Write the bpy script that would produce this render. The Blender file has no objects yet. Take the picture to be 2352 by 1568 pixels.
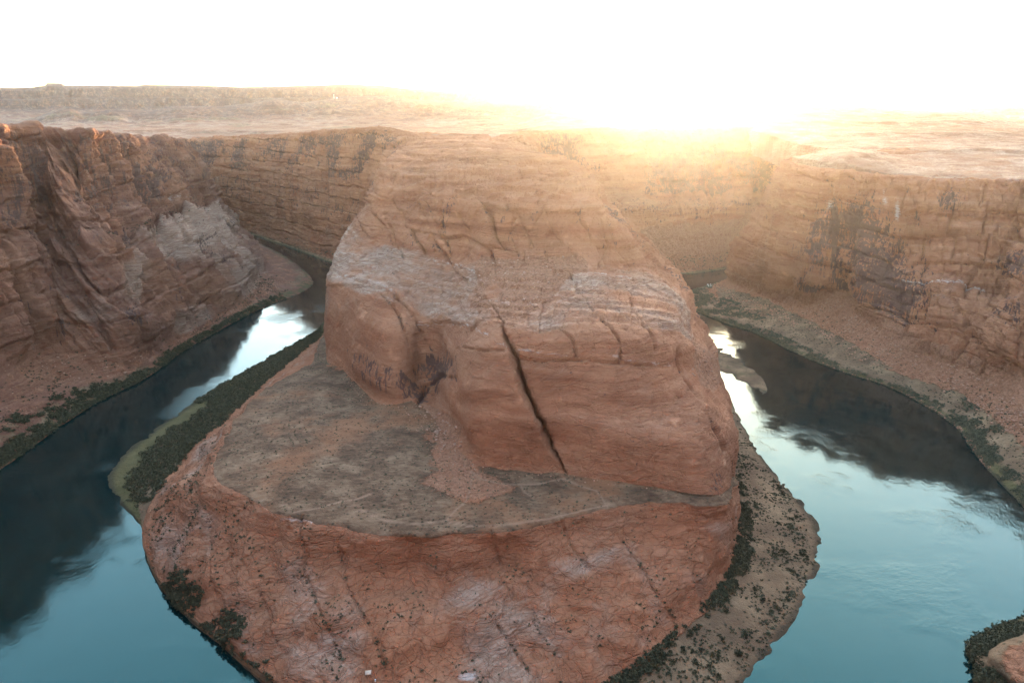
# Desert river gooseneck seen from an overlook at sunset. All geometry is generated here.
SUN_EL_DEG=2.0; SUN_STR=2.4; SUN_COL=(1.0,.57,.28)
SKY_STR=.15; SKY_AIR=.8; SKY_DUST=3.0; SKY_OZ=.8
HAZE=1.1e-5; HAZE_G=.82; HAZE_COL=(.8,.9,1,1)
EXPO=4.3
import numpy as np, math
# ---------------------------------------------------------------- camera model (used to survey the site from the overlook)
F=1568.0; CX=1176.0; CY=784.0; PITCH=math.atan((784-262)/1568.0); CAMZ=300.0
cp,sp=math.cos(PITCH),math.sin(PITCH)
def ray(px,py):
    a=(px-CX)/F; b=(CY-py)/F
    return np.array([a, cp+b*sp, -sp+b*cp])
def Z(px,py,z):
    r=ray(px,py); t=(z-CAMZ)/r[2]; return np.array([r[0]*t,r[1]*t,z])
def D(px,py,d):
    r=ray(px,py); t=d/r[1]; return np.array([r[0]*t,r[1]*t,CAMZ+r[2]*t])
def W(px,d,z):
    k=(px-CX)/F; Y=d
    X=k*(Y*cp+(CAMZ-z)*sp)
    return np.array([X,Y,z])
def proj(p):
    x,y,z=p[...,0],p[...,1],p[...,2]-CAMZ
    dep=y*cp-z*sp; up=y*sp+z*cp
    return CX+F*x/dep, CY-F*up/dep, dep
V=lambda x,y,z: np.array([x,y,z],float)

def wall(base,rim,prof,back=(30,110),drop=20.0):
    """profile between a waterline point and a rim point, then two points behind the rim"""
    out=[]
    for t,f in prof: 
        p=base+(rim-base)*t; p[2]=rim[2]*f; out.append(p)
    h=(rim-base); h[2]=0; h/=np.linalg.norm(h)
    out.append(rim+h*back[0]+V(0,0,1.5)); out.append(rim+h*back[1]-V(0,0,drop))
    return out
PC=[(0,0),(.04,.02),(.10,.07),(.18,.15),(.26,.24),(.31,.30),(.36,.37),(.43,.47),(.49,.57),(.57,.67),(.66,.74),(.75,.83),(.88,.92),(1,1)]
PD=[(0,0),(.03,.01),(.12,.08),(.24,.16),(.36,.25),(.42,.30),(.45,.33),(.48,.40),(.62,.44),(.72,.52),(.77,.64),(.83,.75),(.91,.88),(1,1)]
def lerp(a,b,t): return a+(b-a)*t
P=[]   # peninsula stations, 16 rows each
P.append(wall(W(300,2330,0),D(392,326,2450),PC))
P.append(wall(Z(420,508,0),D(475,321,2130),PC))
P.append(wall(Z(535,527,0),D(580,315,1960),PC))
P.append(wall(Z(645,561,0),D(690,310,1730),PC))
P.append(wall(Z(742,596,0),D(790,303,1570),PC))
P.append(wall(W(790,1390,0),D(872,300,1500),PC))
# s5
P.append([W(800,1330,0),W(806,1325,6),W(812,1322,18),W(818,1320,32),W(824,1318,48),W(828,1316,58),W(832,1315,66),W(838,1313,95),W(846,1312,125),W(856,1315,150),W(868,1320,170),W(880,1330,190),W(905,1350,218),D(938,329,1400),D(980,319,1450),D(1112,311,1560)])
# s6
P.append([W(775,1150,0),W(785,1140,6),W(790,1130,15),W(795,1120,22),W(800,1110,28),W(802,1100,30),W(805,1090,34),W(808,1085,70),W(812,1080,100),W(820,1070,130),W(835,1060,150),W(850,1050,165),W(862,1045,190),W(882,1040,221),D(925,345,1200),D(1122,326,1350)])
# s7 left front corner
P.append([Z(743,748,0),Z(744,762,6),Z(742,775,14),Z(738,785,22),Z(733,792,28),Z(735,798,32),Z(750,806,35),D(749,758,792),D(752,700,800),D(763,625,815),D(779,562,850),D(815,520,875),D(845,470,890),D(866,412,905),D(900,373,1000),D(1130,348,1150)])
# s8
P.append([Z(625,818,0),Z(690,812,8),Z(697,822,18),Z(700,830,27),Z(705,838,36),Z(745,840,39),Z(785,843,41),D(790,778,700),D(795,705,715),D(805,660,735),D(850,598,790),D(890,560,830),D(905,490,850),D(925,432,875),D(958,382,980),D(1125,352,1120)])
# s9
P.append([Z(440,928,0),Z(575,915,9),Z(588,915,20),Z(595,912,33),Z(600,900,44),Z(720,890,45),Z(850,906,45),D(855,820,622),D(858,745,636),D(868,690,662),D(905,620,745),D(945,575,790),D(965,500,815),D(985,440,845),D(1010,388,960),D(1130,356,1100)])
# s10
P.append([Z(256,1080,0),Z(425,1058,9),Z(470,1040,22),Z(498,1030,35),Z(525,1000,49),Z(720,960,48),Z(895,926,48),D(905,850,590),D(910,770,606),D(925,712,640),D(955,645,710),D(985,588,765),D(1005,505,790),D(1020,447,815),D(1050,392,940),D(1140,360,1085)])
# s11 alcove
P.append([Z(326,1214,0),Z(333,1195,7),Z(380,1150,24),Z(430,1115,38),Z(498,1080,54),Z(740,1000,52),Z(975,930,50),D(990,870,592),D(1005,800,606),D(1010,728,622),D(1030,660,700),D(1050,600,740),D(1070,510,762),D(1080,452,785),D(1105,398,925),D(1135,364,1072)])
# s12
P.append([Z(352,1322,0),Z(358,1312,5),Z(430,1255,22),Z(500,1205,36),Z(600,1150,56),Z(820,1085,54),Z(1040,1010,53),D(1048,930,500),D(1060,850,522),D(1085,750,560),D(1090,680,620),D(1100,602,700),D(1125,515,728),D(1135,456,755),D(1150,402,905),D(1150,368,1062)])
# s13
P.append([Z(470,1452,0),Z(478,1440,5),Z(560,1370,20),Z(640,1285,35),Z(715,1187,56),Z(910,1125,55),Z(1100,1062,55),D(1105,960,458),D(1120,850,485),D(1140,752,512),D(1150,682,590),D(1160,600,688),D(1180,522,715),D(1185,458,742),D(1190,405,890),D(1165,370,1055)])
# s14
P.append([Z(860,1740,0),Z(865,1690,6),Z(900,1500,18),Z(930,1340,32),Z(960,1222,55),Z(1085,1145,55),Z(1205,1077,55),D(1210,960,452),D(1215,845,474),D(1225,755,500),D(1230,685,580),D(1235,600,682),D(1245,524,706),D(1245,460,735),D(1235,405,885),D(1170,368,1055)])
# s15
P.append([Z(1270,1760,0),Z(1262,1640,7),Z(1245,1470,18),Z(1225,1320,33),Z(1210,1201,55),Z(1255,1145,55),Z(1310,1088,55),D(1310,960,450),D(1315,840,474),D(1325,750,500),D(1320,680,580),D(1305,600,685),D(1300,520,710),D(1295,460,738),D(1275,405,890),D(1165,367,1055)])
# s16
P.append([Z(1650,1630,0),Z(1545,1452,10),Z(1520,1370,24),Z(1495,1255,38),Z(1480,1147,55),Z(1482,1130,55),Z(1485,1114,55),D(1480,980,435),D(1470,845,476),D(1460,756,502),D(1445,685,580),D(1405,602,685),D(1370,520,712),D(1330,460,742),D(1300,402,895),D(1150,366,1055)])
# s17 front right corner
P.append([Z(1887,1250,0),Z(1690,1262,9),Z(1688,1225,22),Z(1684,1180,38),Z(1670,1142,54),Z(1666,1136,55),Z(1662,1129,55),D(1645,1010,440),D(1582,842,498),D(1553,760,520),D(1540,690,590),D(1485,606,690),D(1418,522,720),D(1362,458,752),D(1330,401,900),D(1135,362,1060)])
# s18 right flank block
P.append([Z(1740,1035,0),W(1672,560,8),W(1671,545,14),W(1670,535,20),W(1670,528,26),W(1671,524,30),W(1673,520,36),D(1682,955,526),D(1660,868,578),D(1593,778,580),D(1575,705,600),D(1502,620,700),D(1440,540,742),D(1383,465,790),D(1349,402,930),D(1120,350,1150)])
# s19
P.append([W(1640,795,0),W(1632,780,6),W(1628,772,12),W(1625,765,20),W(1620,758,28),W(1618,750,36),W(1615,745,42),W(1608,735,62),W(1595,725,85),W(1568,715,112),W(1535,725,132),W(1475,770,146),W(1420,810,175),W(1355,860,212),D(1327,381,1000),D(1108,338,1250)])
# s20
P.append([W(1583,935,0),W(1577,928,7),W(1573,924,13),W(1569,918,20),W(1565,912,28),W(1562,906,36),W(1558,900,44),W(1545,895,70),W(1530,890,95),W(1510,890,118),W(1460,910,140),W(1395,965,165),W(1338,1040,204),D(1296,368,1120),D(1258,363,1200),D(1100,325,1350)])
# s21
P.append([W(1545,1110,0),W(1540,1105,7),W(1536,1102,14),W(1532,1100,22),W(1528,1098,31),W(1524,1096,38),W(1520,1094,46),W(1500,1092,75),W(1470,1094,100),W(1435,1100,125),W(1385,1110,150),W(1335,1130,178),W(1275,1200,212),D(1223,346,1330),D(1200,334,1390),D(1090,314,1500)])
P.append(wall(Z(1512,636,0),D(1217,309,1520),PD))
P.append(wall(Z(1600,628,0),D(1470,304,1680),PD))
P.append(wall(Z(1690,616,0),D(1700,301,1760),PD))
P.append(wall(Z(1850,598,0),D(1900,308,1880),PD))
P=np.array(P)
P[9:20,4,2]-=1.6

# ---------------------------------------------------------------- outer wall, 11 rows
O=[]
def ow(*r): O.append(list(r))
def backed(rows,dirx,diry):
    h=np.array([dirx,diry,0.]); h/=np.linalg.norm(h)
    return rows+[rows[-1]+h*30+V(0,0,1.5), rows[-1]+h*110-V(0,0,20)]
def gen(base,rim,prof=((0,0),(.06,.02),(.18,.08),(.34,.18),(.46,.36),(.6,.56),(.68,.6),(.82,.8),(1,1))):
    return [np.array([*(base+(rim-base)*t)[:2],rim[2]*f]) for t,f in prof]
O.append(backed(gen(W(380,2080,0),W(250,2000,236)),-1,-.3))
O.append(backed(gen(W(450,1950,0),W(330,1880,238)),-1,-.2))
O.append(backed(gen(Z(548,541,0),W(395,1720,240)),-1,0))
O.append(backed([Z(640,580,0),W(620,1550,6),W(595,1555,14),W(570,1560,28),W(535,1560,65),W(490,1560,118),W(480,1570,138),W(448,1585,190),W(412,1610,238)],-1,.1))
O.append(backed([Z(714,636,0),Z(695,624,4),W(645,1360,9),Z(608,612,13),D(562,562,1420),D(492,478,1460),D(480,458,1475),D(455,392,1480),D(420,331,1500)],-1,.3))
O.append(backed([Z(700,668,0),Z(672,660,4),Z(640,645,8),Z(600,628,12),D(556,572,1290),D(485,485,1380),D(468,462,1400),D(438,392,1420),D(398,328,1450)],-1,.5))
O.append(backed([Z(592,712,0),Z(580,705,4),Z(568,692,9),Z(560,682,14),D(515,600,1125),D(452,492,1190),D(428,468,1225),D(398,400,1260),D(350,323,1320)],-1,.8))
O.append(backed([Z(440,795,0),Z(432,785,4),Z(426,772,9),Z(420,762,15),D(390,650,925),D(345,545,975),D(332,520,1005),D(310,420,1055),D(282,322,1110)],-.8,1))
O.append(backed([Z(335,868,0),Z(322,852,5),Z(308,838,14),Z(290,815,28),D(262,690,790),D(232,565,828),D(225,545,848),D(215,430,892),D(207,309,940)],-.8,1))
O.append(backed([Z(200,938,0),Z(185,915,5),Z(150,870,18),Z(120,815,40),D(108,695,762),D(98,570,798),D(96,552,815),D(90,430,855),D(82,300,905)],-.8,1))
O.append(backed([Z(0,1078,0),Z(-12,1045,5),Z(-35,960,20),Z(-55,880,48),D(-60,745,660),D(-65,605,700),D(-66,588,718),D(-70,440,755),D(-75,293,770)],-.9,.9))
O.append(backed([Z(-260,1240,0),Z(-290,1200,6),Z(-340,1100,24),Z(-380,1010,52),V(-575,470,110),V(-590,478,165),V(-596,480,175),V(-615,486,235),V(-640,492,290)],-1,.5))
O.append(backed(gen(V(-370,215,0),V(-560,160,296)),-1,-.2))
O.append(backed(gen(V(-250,165,0),V(-330,-30,298)),-1,-1))
O.append(backed(gen(V(-70,150,0),V(-110,-12,297)),-.2,-1))
O.append(backed(gen(V(60,150,0),V(30,-6,297)),0,-1))
O.append(backed(gen(V(170,215,0),V(180,-30,297)),.2,-1))
O.append(backed([Z(2238,1575,0),Z(2262,1585,6),V(285,205,18),V(292,180,45),V(300,150,110),V(305,120,165),V(308,112,172),V(320,70,235),V(330,10,294)],.5,-1))
O.append(backed([Z(2228,1478,0),Z(2258,1500,7),Z(2330,1540,18),V(330,215,40),V(350,180,100),V(375,160,160),V(380,155,168),V(400,130,230),V(430,100,292)],1,-.5))
O.append(backed([Z(2352,1412,0),Z(2380,1430,7),Z(2440,1440,20),V(385,275,45),V(410,270,100),V(440,265,150),V(446,262,156),V(480,250,215),V(530,240,280)],1,0))
O.append(backed([Z(2560,1330,0),Z(2600,1330,7),Z(2650,1320,20),V(450,360,45),V(480,360,95),V(515,360,140),V(520,362,146),V(560,365,200),V(620,370,250)],1,.2))
O.append(backed([Z(2420,1230,0),Z(2450,1190,6),Z(2490,1140,18),Z(2510,1090,34),D(2500,900,600),D(2500,760,640),D(2505,740,655),D(2510,560,720),D(2520,430,800)],1,.6))
O.append(backed([Z(2262,1070,0),Z(2282,1030,6),Z(2298,965,17),Z(2304,898,30),D(2322,800,662),D(2338,700,688),D(2362,668,715),D(2392,540,790),D(2420,425,850)],1,.8))
O.append(backed([Z(2185,972,0),Z(2200,948,5),Z(2218,905,14),Z(2234,858,30),D(2262,785,715),D(2290,700,745),D(2300,682,790),D(2308,520,850),D(2316,421,890)],.8,1))
O.append(backed([Z(2050,892,0),Z(2058,880,4),Z(2070,855,12),Z(2085,810,30),D(2100,720,800),D(2108,630,835),D(2112,605,858),D(2122,500,890),D(2130,417,925)],.6,1))
O.append(backed([Z(1930,852,0),Z(1940,840,4),Z(1965,805,14),Z(1995,740,40),D(2005,660,870),D(2012,580,895),D(2015,558,912),D(2025,470,935),D(2035,409,965)],.6,1))
O.append(backed([Z(1830,812,0),Z(1848,795,4),Z(1880,752,16),Z(1915,695,46),D(1925,632,945),D(1932,562,958),D(1936,538,970),D(1945,460,985),D(1955,401,1010)],.6,1))
O.append(backed([Z(1735,765,0),Z(1752,755,4),Z(1785,725,12),Z(1820,703,22),D(1828,640,985),D(1836,565,998),D(1842,538,1010),D(1855,458,1030),D(1872,393,1055)],.6,1))
O.append(backed([Z(1655,738,0),Z(1672,730,4),Z(1712,702,9),Z(1748,677,15),D(1756,618,1100),D(1766,555,1112),D(1778,510,1122),D(1800,448,1135),D(1825,383,1165)],.5,1))
O.append(backed([Z(1570,698,0),Z(1585,690,3),Z(1635,665,7),Z(1677,646,13),D(1690,585,1208),D(1710,536,1218),D(1745,488,1232),D(1775,440,1245),D(1806,372,1265)],.6,1))
O.append(backed([Z(1598,663,0),W(1625,1205,4),W(1668,1235,8),W(1692,1265,16),W(1706,1275,55),W(1730,1280,98),W(1756,1285,132),W(1790,1292,175),W(1840,1305,226)],.9,.2))
O.append(backed([W(1720,1290,0),W(1740,1288,5),W(1760,1286,12),W(1785,1284,22),W(1800,1282,70),W(1820,1280,110),W(1835,1280,140),W(1870,1278,180),W(1935,1276,230)],.8,-.3))
O.append(backed([W(1880,1370,0),W(1895,1362,5),W(1912,1356,12),W(1930,1350,25),W(1950,1344,75),W(1970,1340,115),W(1985,1337,140),W(2020,1330,185),W(2080,1320,234)],.5,-.6))
O=np.array(O)
import bpy, time, random
from mathutils import Vector
T0=time.time()
rng=np.random.RandomState(7); random.seed(7)
SC=bpy.context.scene; COL=SC.collection
# ---------------------------------------------------------------- noise
_G=rng.normal(size=(256,3)); _G/=np.linalg.norm(_G,axis=1)[:,None]; _G=_G.astype(np.float32)
_PM=rng.permutation(256).astype(np.int32)
def perlin(x,y,z,seed=0):
    x=np.asarray(x,np.float32); y=np.asarray(y,np.float32)+np.float32(0)*x; z=np.asarray(z,np.float32)+np.float32(0)*x
    xi=np.floor(x); yi=np.floor(y); zi=np.floor(z)
    fx=x-xi; fy=y-yi; fz=z-zi
    xi=xi.astype(np.int32); yi=yi.astype(np.int32); zi=zi.astype(np.int32)+seed*17
    u=fx*fx*fx*(fx*(fx*6-15)+10); v=fy*fy*fy*(fy*(fy*6-15)+10); w=fz*fz*fz*(fz*(fz*6-15)+10)
    out=0
    for dx in (0,1):
        hx=_PM[(xi+dx)&255]; wx=u if dx else 1-u
        for dy in (0,1):
            hy=_PM[(hx+yi+dy)&255]; wy=wx*(v if dy else 1-v)
            for dz in (0,1):
                g=_G[_PM[(hy+zi+dz)&255]]
                out=out+wy*(w if dz else 1-w)*(g[...,0]*(fx-dx)+g[...,1]*(fy-dy)+g[...,2]*(fz-dz))
    return out*1.5
def fbm(p,scale,octs=4,seed=0,sz=1.0,gain=.5):
    a=1.0; r=0; f=1.0/scale; tot=0
    for o in range(octs):
        r=r+a*perlin(p[...,0]*f,p[...,1]*f,p[...,2]*f*sz,seed+o*3); tot+=a; a*=gain; f*=2.03
    return r/tot*1.3
def sstep(a,b,x):
    t=np.clip((x-a)/(b-a),0,1); return t*t*(3-2*t)
def h1(i):   # hash of integers to 0..1
    i=i.astype(np.int64); return ((i*2654435761+974711)%104729)/104729.0
def ledge(x):
    """bedded profile: layers of varied thickness that bulge and notch"""
    i=np.floor(x); f=x-i
    return h1(i)*1.0-.5 + .45*np.sqrt(np.clip(4*f*(1-f),0,1))
def cat(A,axis,counts,tens=1.0):
    """resample a control net along one axis with Catmull-Rom mixed with straight runs; returns net and parameter"""
    A=np.moveaxis(A,axis,0); n=len(A); out=[]; par=[]
    E=np.concatenate([2*A[:1]-A[1:2],A,2*A[-1:]-A[-2:-1]])
    for i in range(n-1):
        p0,p1,p2,p3=E[i],E[i+1],E[i+2],E[i+3]
        m=counts[i]; last=(i==n-2)
        for t in (np.arange(m+1 if last else m)/m):
            c=.5*((2*p1)+(-p0+p2)*t+(2*p0-5*p1+4*p2-p3)*t*t+(-p0+3*p1-3*p2+p3)*t**3)
            l=p1+(p2-p1)*t
            out.append(c*tens+l*(1-tens)); par.append(i+t)
    return np.moveaxis(np.array(out),0,axis),np.array(par)
def normals(X):
    du=np.gradient(X,axis=0); dv=np.gradient(X,axis=1)
    n=np.cross(du,dv); l=np.linalg.norm(n,axis=-1,keepdims=True); return n/np.maximum(l,1e-9)
def smooth_rows(N,k):
    for _ in range(k):
        N=(N+np.roll(N,1,0)+np.roll(N,-1,0))/3
    for _ in range(k):
        M=N.copy(); M[:,1:-1]=(N[:,:-2]+N[:,1:-1]+N[:,2:])/3; N=M
    return N/np.maximum(np.linalg.norm(N,axis=-1,keepdims=True),1e-9)

def tag(o,label=None,cat_=None,group=None,kind=None):
    if label: o['label']=label
    if cat_: o['category']=cat_
    if group: o['group']=group
    if kind: o['kind']=kind
    return o
def raw_mesh(name,verts,quads,mats,attrs=None,smooth=True,tris=None):
    me=bpy.data.meshes.new(name)
    nv=len(verts); nq=len(quads); nt=0 if tris is None else len(tris)
    me.vertices.add(nv); me.vertices.foreach_set('co',np.asarray(verts,np.float32).ravel())
    me.loops.add(nq*4+nt*3); me.polygons.add(nq+nt)
    idx=np.asarray(quads,np.int32).ravel()
    st=np.arange(nq)*4
    if nt:
        idx=np.concatenate([idx,np.asarray(tris,np.int32).ravel()]); st=np.concatenate([st,nq*4+np.arange(nt)*3])
    me.loops.foreach_set('vertex_index',idx); me.polygons.foreach_set('loop_start',st.astype(np.int32))
    me.update(calc_edges=True)
    if smooth: me.polygons.foreach_set('use_smooth',np.ones(nq+nt,bool))
    for k,a in (attrs or {}).items():
        at=me.attributes.new(k,'FLOAT_COLOR','POINT')
        c=np.ones((nv,4),np.float32); c[:,:3]=a; at.data.foreach_set('color',c.ravel())
    for m in (mats if isinstance(mats,(list,tuple)) else [mats]): me.materials.append(m)
    me.validate()
    return me
def link(name,me):
    o=bpy.data.objects.new(name,me); COL.objects.link(o); return o
def grid(name,X,mat,attrs=None,keep=None,flip=False):
    nu,nv=X.shape[:2]
    I=np.arange(nu*nv).reshape(nu,nv)
    q=np.stack([I[:-1,:-1],I[1:,:-1],I[1:,1:],I[:-1,1:]],-1).reshape(-1,4)
    if flip: q=q[:,::-1]
    if keep is not None: q=q[keep.reshape(-1)]
    at={k:a.reshape(-1,3) for k,a in (attrs or {}).items()}
    V_=X.reshape(-1,3)
    used=np.zeros(len(V_),bool); used[q.ravel()]=True
    mp=np.cumsum(used)-1
    return link(name,raw_mesh(name,V_[used],mp[q],mat,{k:a[used] for k,a in at.items()}))

# ---------------------------------------------------------------- node helpers
class NT:
    def __init__(s,mat,world=False):
        mat.use_nodes=True; s.t=mat.node_tree; s.t.nodes.clear()
    def n(s,typ,ins=None,**kw):
        nd=s.t.nodes.new(typ)
        for k,v in kw.items(): setattr(nd,k,v)
        for k,v in (ins or {}).items():
            sock=nd.inputs[k]
            if isinstance(v,bpy.types.NodeSocket): s.t.links.new(v,sock)
            else: sock.default_value=v
        return nd
    def m(s,op,a,b=0.0,c=0.0,clamp=False):
        nd=s.t.nodes.new('ShaderNodeMath'); nd.operation=op; nd.use_clamp=clamp
        for i,v in enumerate((a,b,c)):
            if isinstance(v,bpy.types.NodeSocket): s.t.links.new(v,nd.inputs[i])
            else: nd.inputs[i].default_value=v
        return nd.outputs[0]
    def vm(s,op,a,b=(0,0,0)):
        nd=s.t.nodes.new('ShaderNodeVectorMath'); nd.operation=op
        for i,v in enumerate((a,b)):
            if isinstance(v,bpy.types.NodeSocket): s.t.links.new(v,nd.inputs[i])
            else: nd.inputs[i].default_value=v
        return nd.outputs[0]
    def scl(s,v,k): return s.vm('MULTIPLY',v,k if isinstance(k,tuple) else (k,k,k))
    def noise(s,v,scale=1.0,detail=4.0,rough=.55,dist=0.0,lac=2.0):
        return s.n('ShaderNodeTexNoise',{'Vector':v,'Scale':scale,'Detail':detail,'Roughness':rough,'Distortion':dist,'Lacunarity':lac}).outputs[0]
    def mix(s,f,a,b,blend='MIX'):
        nd=s.t.nodes.new('ShaderNodeMix'); nd.data_type='RGBA'; nd.blend_type=blend
        for k,v in (('Factor',f),):
            if isinstance(v,bpy.types.NodeSocket): s.t.links.new(v,nd.inputs[0])
            else: nd.inputs[0].default_value=v
        for i,v in ((6,a),(7,b)):
            if isinstance(v,bpy.types.NodeSocket): s.t.links.new(v,nd.inputs[i])
            else: nd.inputs[i].default_value=(*v,1) if len(v)==3 else v
        return nd.outputs[2]
    def ramp(s,f,a,b,lo=0.0,hi=1.0):
        nd=s.t.nodes.new('ShaderNodeMapRange'); nd.interpolation_type='SMOOTHSTEP'
        for i,v in enumerate((f,a,b,lo,hi)):
            if isinstance(v,bpy.types.NodeSocket): s.t.links.new(v,nd.inputs[i])
            else: nd.inputs[i].default_value=v
        return nd.outputs[0]
    def cr(s,f,stops):
        nd=s.t.nodes.new('ShaderNodeValToRGB'); s.t.links.new(f,nd.inputs[0]); e=nd.color_ramp.elements
        while len(e)<len(stops): e.new(.5)
        for el,(p,c) in zip(e,stops): el.position=p; el.color=(*c,1)
        return nd.outputs[0]
    def out(s,shader,vol=None):
        o=s.t.nodes.new('ShaderNodeOutputMaterial')
        if shader is not None: s.t.links.new(shader,o.inputs[0])
        if vol is not None: s.t.links.new(vol,o.inputs[1])

def rock_material(name,hue='orange',varn_shade=1.0):
    """layered desert sandstone; painted attributes carry where rubble, gravel flats, varnish (with painted crack shade), salt and pale rock lie"""
    mat=bpy.data.materials.new(name); t=NT(mat)
    P_=t.n('ShaderNodeNewGeometry').outputs['Position']
    A=t.n('ShaderNodeSeparateColor',{0:t.n('ShaderNodeAttribute',attribute_name='ma').outputs['Color']}).outputs
    B=t.n('ShaderNodeSeparateColor',{0:t.n('ShaderNodeAttribute',attribute_name='mb').outputs['Color']}).outputs
    C_=t.n('ShaderNodeSeparateColor',{0:t.n('ShaderNodeAttribute',attribute_name='mc').outputs['Color']}).outputs
    rubble,gravel,sand=A[0],A[1],A[2]; varnish,salt,pale=B[0],B[1],B[2]
    big=t.noise(P_,.007,3,.5); big2=t.noise(t.vm('ADD',P_,(311,77,19)),.018,4,.6)
    wv=t.n('ShaderNodeTexNoise',{'Vector':P_,'Scale':.02,'Detail':3.0}).outputs['Color']
    warp=t.vm('ADD',P_,t.scl(t.vm('SUBTRACT',wv,(.5,.5,.5)),(30,30,11)))
    # beds of different tone (nearly level)
    beds=t.noise(t.scl(warp,(.006,.006,.10)),1.0,4,.55)
    fine=t.noise(t.scl(warp,(.03,.03,1.3)),1.0,4,.6)
    # sweeping cross-beds
    sw=t.vm('ADD',P_,t.scl(t.vm('SUBTRACT',t.n('ShaderNodeTexNoise',{'Vector':t.scl(P_,(1,1,2)),'Scale':.022,'Detail':2.0}).outputs['Color'],(.5,.5,.5)),(34,34,20)))
    xb=t.noise(t.scl(t.n('ShaderNodeVectorRotate',{'Vector':sw,'Angle':.45,'Axis':(.6,.8,0)}).outputs[0],(.03,.03,.9)),1.0,5,.68)
    grain=t.noise(P_,.55,5,.7)
    if hue=='orange': c0,c1,c2,c3=(.235,.090,.044),(.43,.192,.103),(.53,.265,.152),(.59,.345,.228)
    elif hue=='brown': c0,c1,c2,c3=(.13,.06,.042),(.23,.115,.078),(.31,.17,.12),(.40,.26,.195)
    else: c0,c1,c2,c3=(.17,.08,.048),(.27,.14,.085),(.34,.19,.125),(.42,.26,.19)
    col=t.cr(t.ramp(beds,.12,.88),[(0,c0),(.33,c1),(.70,c2),(1,c3)])
    col=t.mix(t.ramp(big,.42,.64,0,.55),col,t.cr(fine,[(.3,(.38,.175,.095)),(.7,(.55,.32,.20))]))
    col=t.mix(t.ramp(big2,.5,.75,0,.45),col,(.36,.15,.08))
    col=t.mix(t.m('MULTIPLY',t.ramp(xb,.5,.64,0,.22),t.ramp(big2,.42,.6)),col,(.62,.40,.28))
    col=t.mix(t.ramp(xb,.42,.32,0,.2),col,t.scl(col,(.55,.48,.44)))
    col=t.mix(t.m('MULTIPLY',t.ramp(fine,.6,.36,0,.36),t.ramp(big2,.35,.6)),col,t.scl(col,(.62,.55,.52)))
    col=t.scl(col,(1.02,.94,.905))
    rd=t.n('ShaderNodeTexNoise',{'Vector':t.scl(warp,(1,1,1.7)),'Scale':.085,'Detail':7.0,'Roughness':.62,'Lacunarity':2.1},noise_type='RIDGED_MULTIFRACTAL',normalize=True).outputs[0]
    col=t.mix(t.ramp(rd,.25,.6,.55,0),col,t.scl(col,(.55,.48,.45)))
    col=t.mix(t.ramp(rd,.6,.95,0,.30),col,(.60,.40,.29))
    # pale grey-pink bleached rock
    pf=t.ramp(t.m('ADD',pale,t.m('MULTIPLY',t.m('SUBTRACT',big2,.5),1.1)),.35,.75,0,.85)
    pcol=t.cr(t.m('ADD',t.m('MULTIPLY',fine,.5),t.m('MULTIPLY',xb,.5)),[(.36,(.24,.135,.09)),(.5,(.38,.24,.17)),(.62,(.52,.37,.285))])
    col=t.mix(pf,col,pcol)
    # water-streaked desert varnish: tall narrow streaks, ragged lower ends; the mask also carries painted crack shade
    st=t.noise(t.scl(P_,(.34,.34,.012)),1.0,4,.65); bl=t.noise(P_,.05,5,.62)
    vf=t.ramp(t.m('ADD',t.m('MULTIPLY',varnish,1.0),t.m('ADD',t.m('MULTIPLY',t.m('SUBTRACT',st,.5),2.3),t.m('MULTIPLY',t.m('SUBTRACT',bl,.5),1.3))),.42,.66,0,.86*varn_shade)
    col=t.mix(vf,col,t.mix(st,(.075,.045,.04),(.13,.075,.06)))
    # general light streaking
    gs=t.m('MULTIPLY',t.ramp(st,.56,.72,0,.35),t.ramp(big,.45,.6)); col=t.mix(gs,col,t.scl(col,(.5,.42,.4)))
    # salt crust
    sn=t.noise(t.scl(P_,(.12,.12,.5)),1.0,5,.7)
    sf=t.ramp(t.m('ADD',salt,t.m('MULTIPLY',t.m('SUBTRACT',sn,.5),1.4)),.38,.85,0,.7)
    col=t.mix(sf,col,(.68,.60,.55))
    # rubble, gravel flat, sand
    vo=t.n('ShaderNodeTexVoronoi',{'Vector':P_,'Scale':.42,'Randomness':1.0})
    rcol=t.mix(.38,t.cr(grain,[(.3,(.20,.078,.040)),(.7,(.42,.185,.10))]),t.mix(t.n('ShaderNodeSeparateColor',{0:vo.outputs['Color']}).outputs[0],(.20,.09,.05),(.44,.24,.155)))
    edge=t.noise(P_,.06,6,.7)
    ef=t.m('MULTIPLY',t.m('SUBTRACT',edge,.5),1.5)
    rf=t.ramp(t.m('ADD',rubble,ef),.42,.6)
    col=t.mix(rf,col,rcol)
    g1=t.noise(t.n('ShaderNodeVectorRotate',{'Vector':P_,'Angle':.5,'Axis':(0,0,1)}).outputs[0],.05,6,.68)
    g2=t.noise(t.scl(P_,(.16,.42,.2)),1.0,5,.7)
    gcol=t.cr(t.m('ADD',t.m('MULTIPLY',g1,.6),t.m('MULTIPLY',g2,.4)),[(.36,(.07,.036,.021)),(.48,(.14,.078,.045)),(.56,(.21,.125,.074)),(.72,(.34,.22,.14))])
    gcol=t.mix(t.ramp(t.noise(t.vm('ADD',P_,(9,50,0)),.011,4,.6),.53,.66,0,.6),gcol,(.30,.125,.06))
    gf=t.ramp(t.m('ADD',gravel,t.m('MULTIPLY',ef,.5)),.44,.56)
    col=t.mix(gf,col,gcol)
    s1=t.noise(P_,.035,5,.65)
    scol=t.cr(s1,[(.3,(.12,.075,.046)),(.5,(.20,.125,.073)),(.7,(.31,.205,.12))])
    # little scrub tufts on sand and flats
    tv=t.n('ShaderNodeTexVoronoi',{'Vector':t.vm('ADD',P_,t.scl(wv,(6,6,0))),'Scale':.30,'Randomness':1.0})
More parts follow.
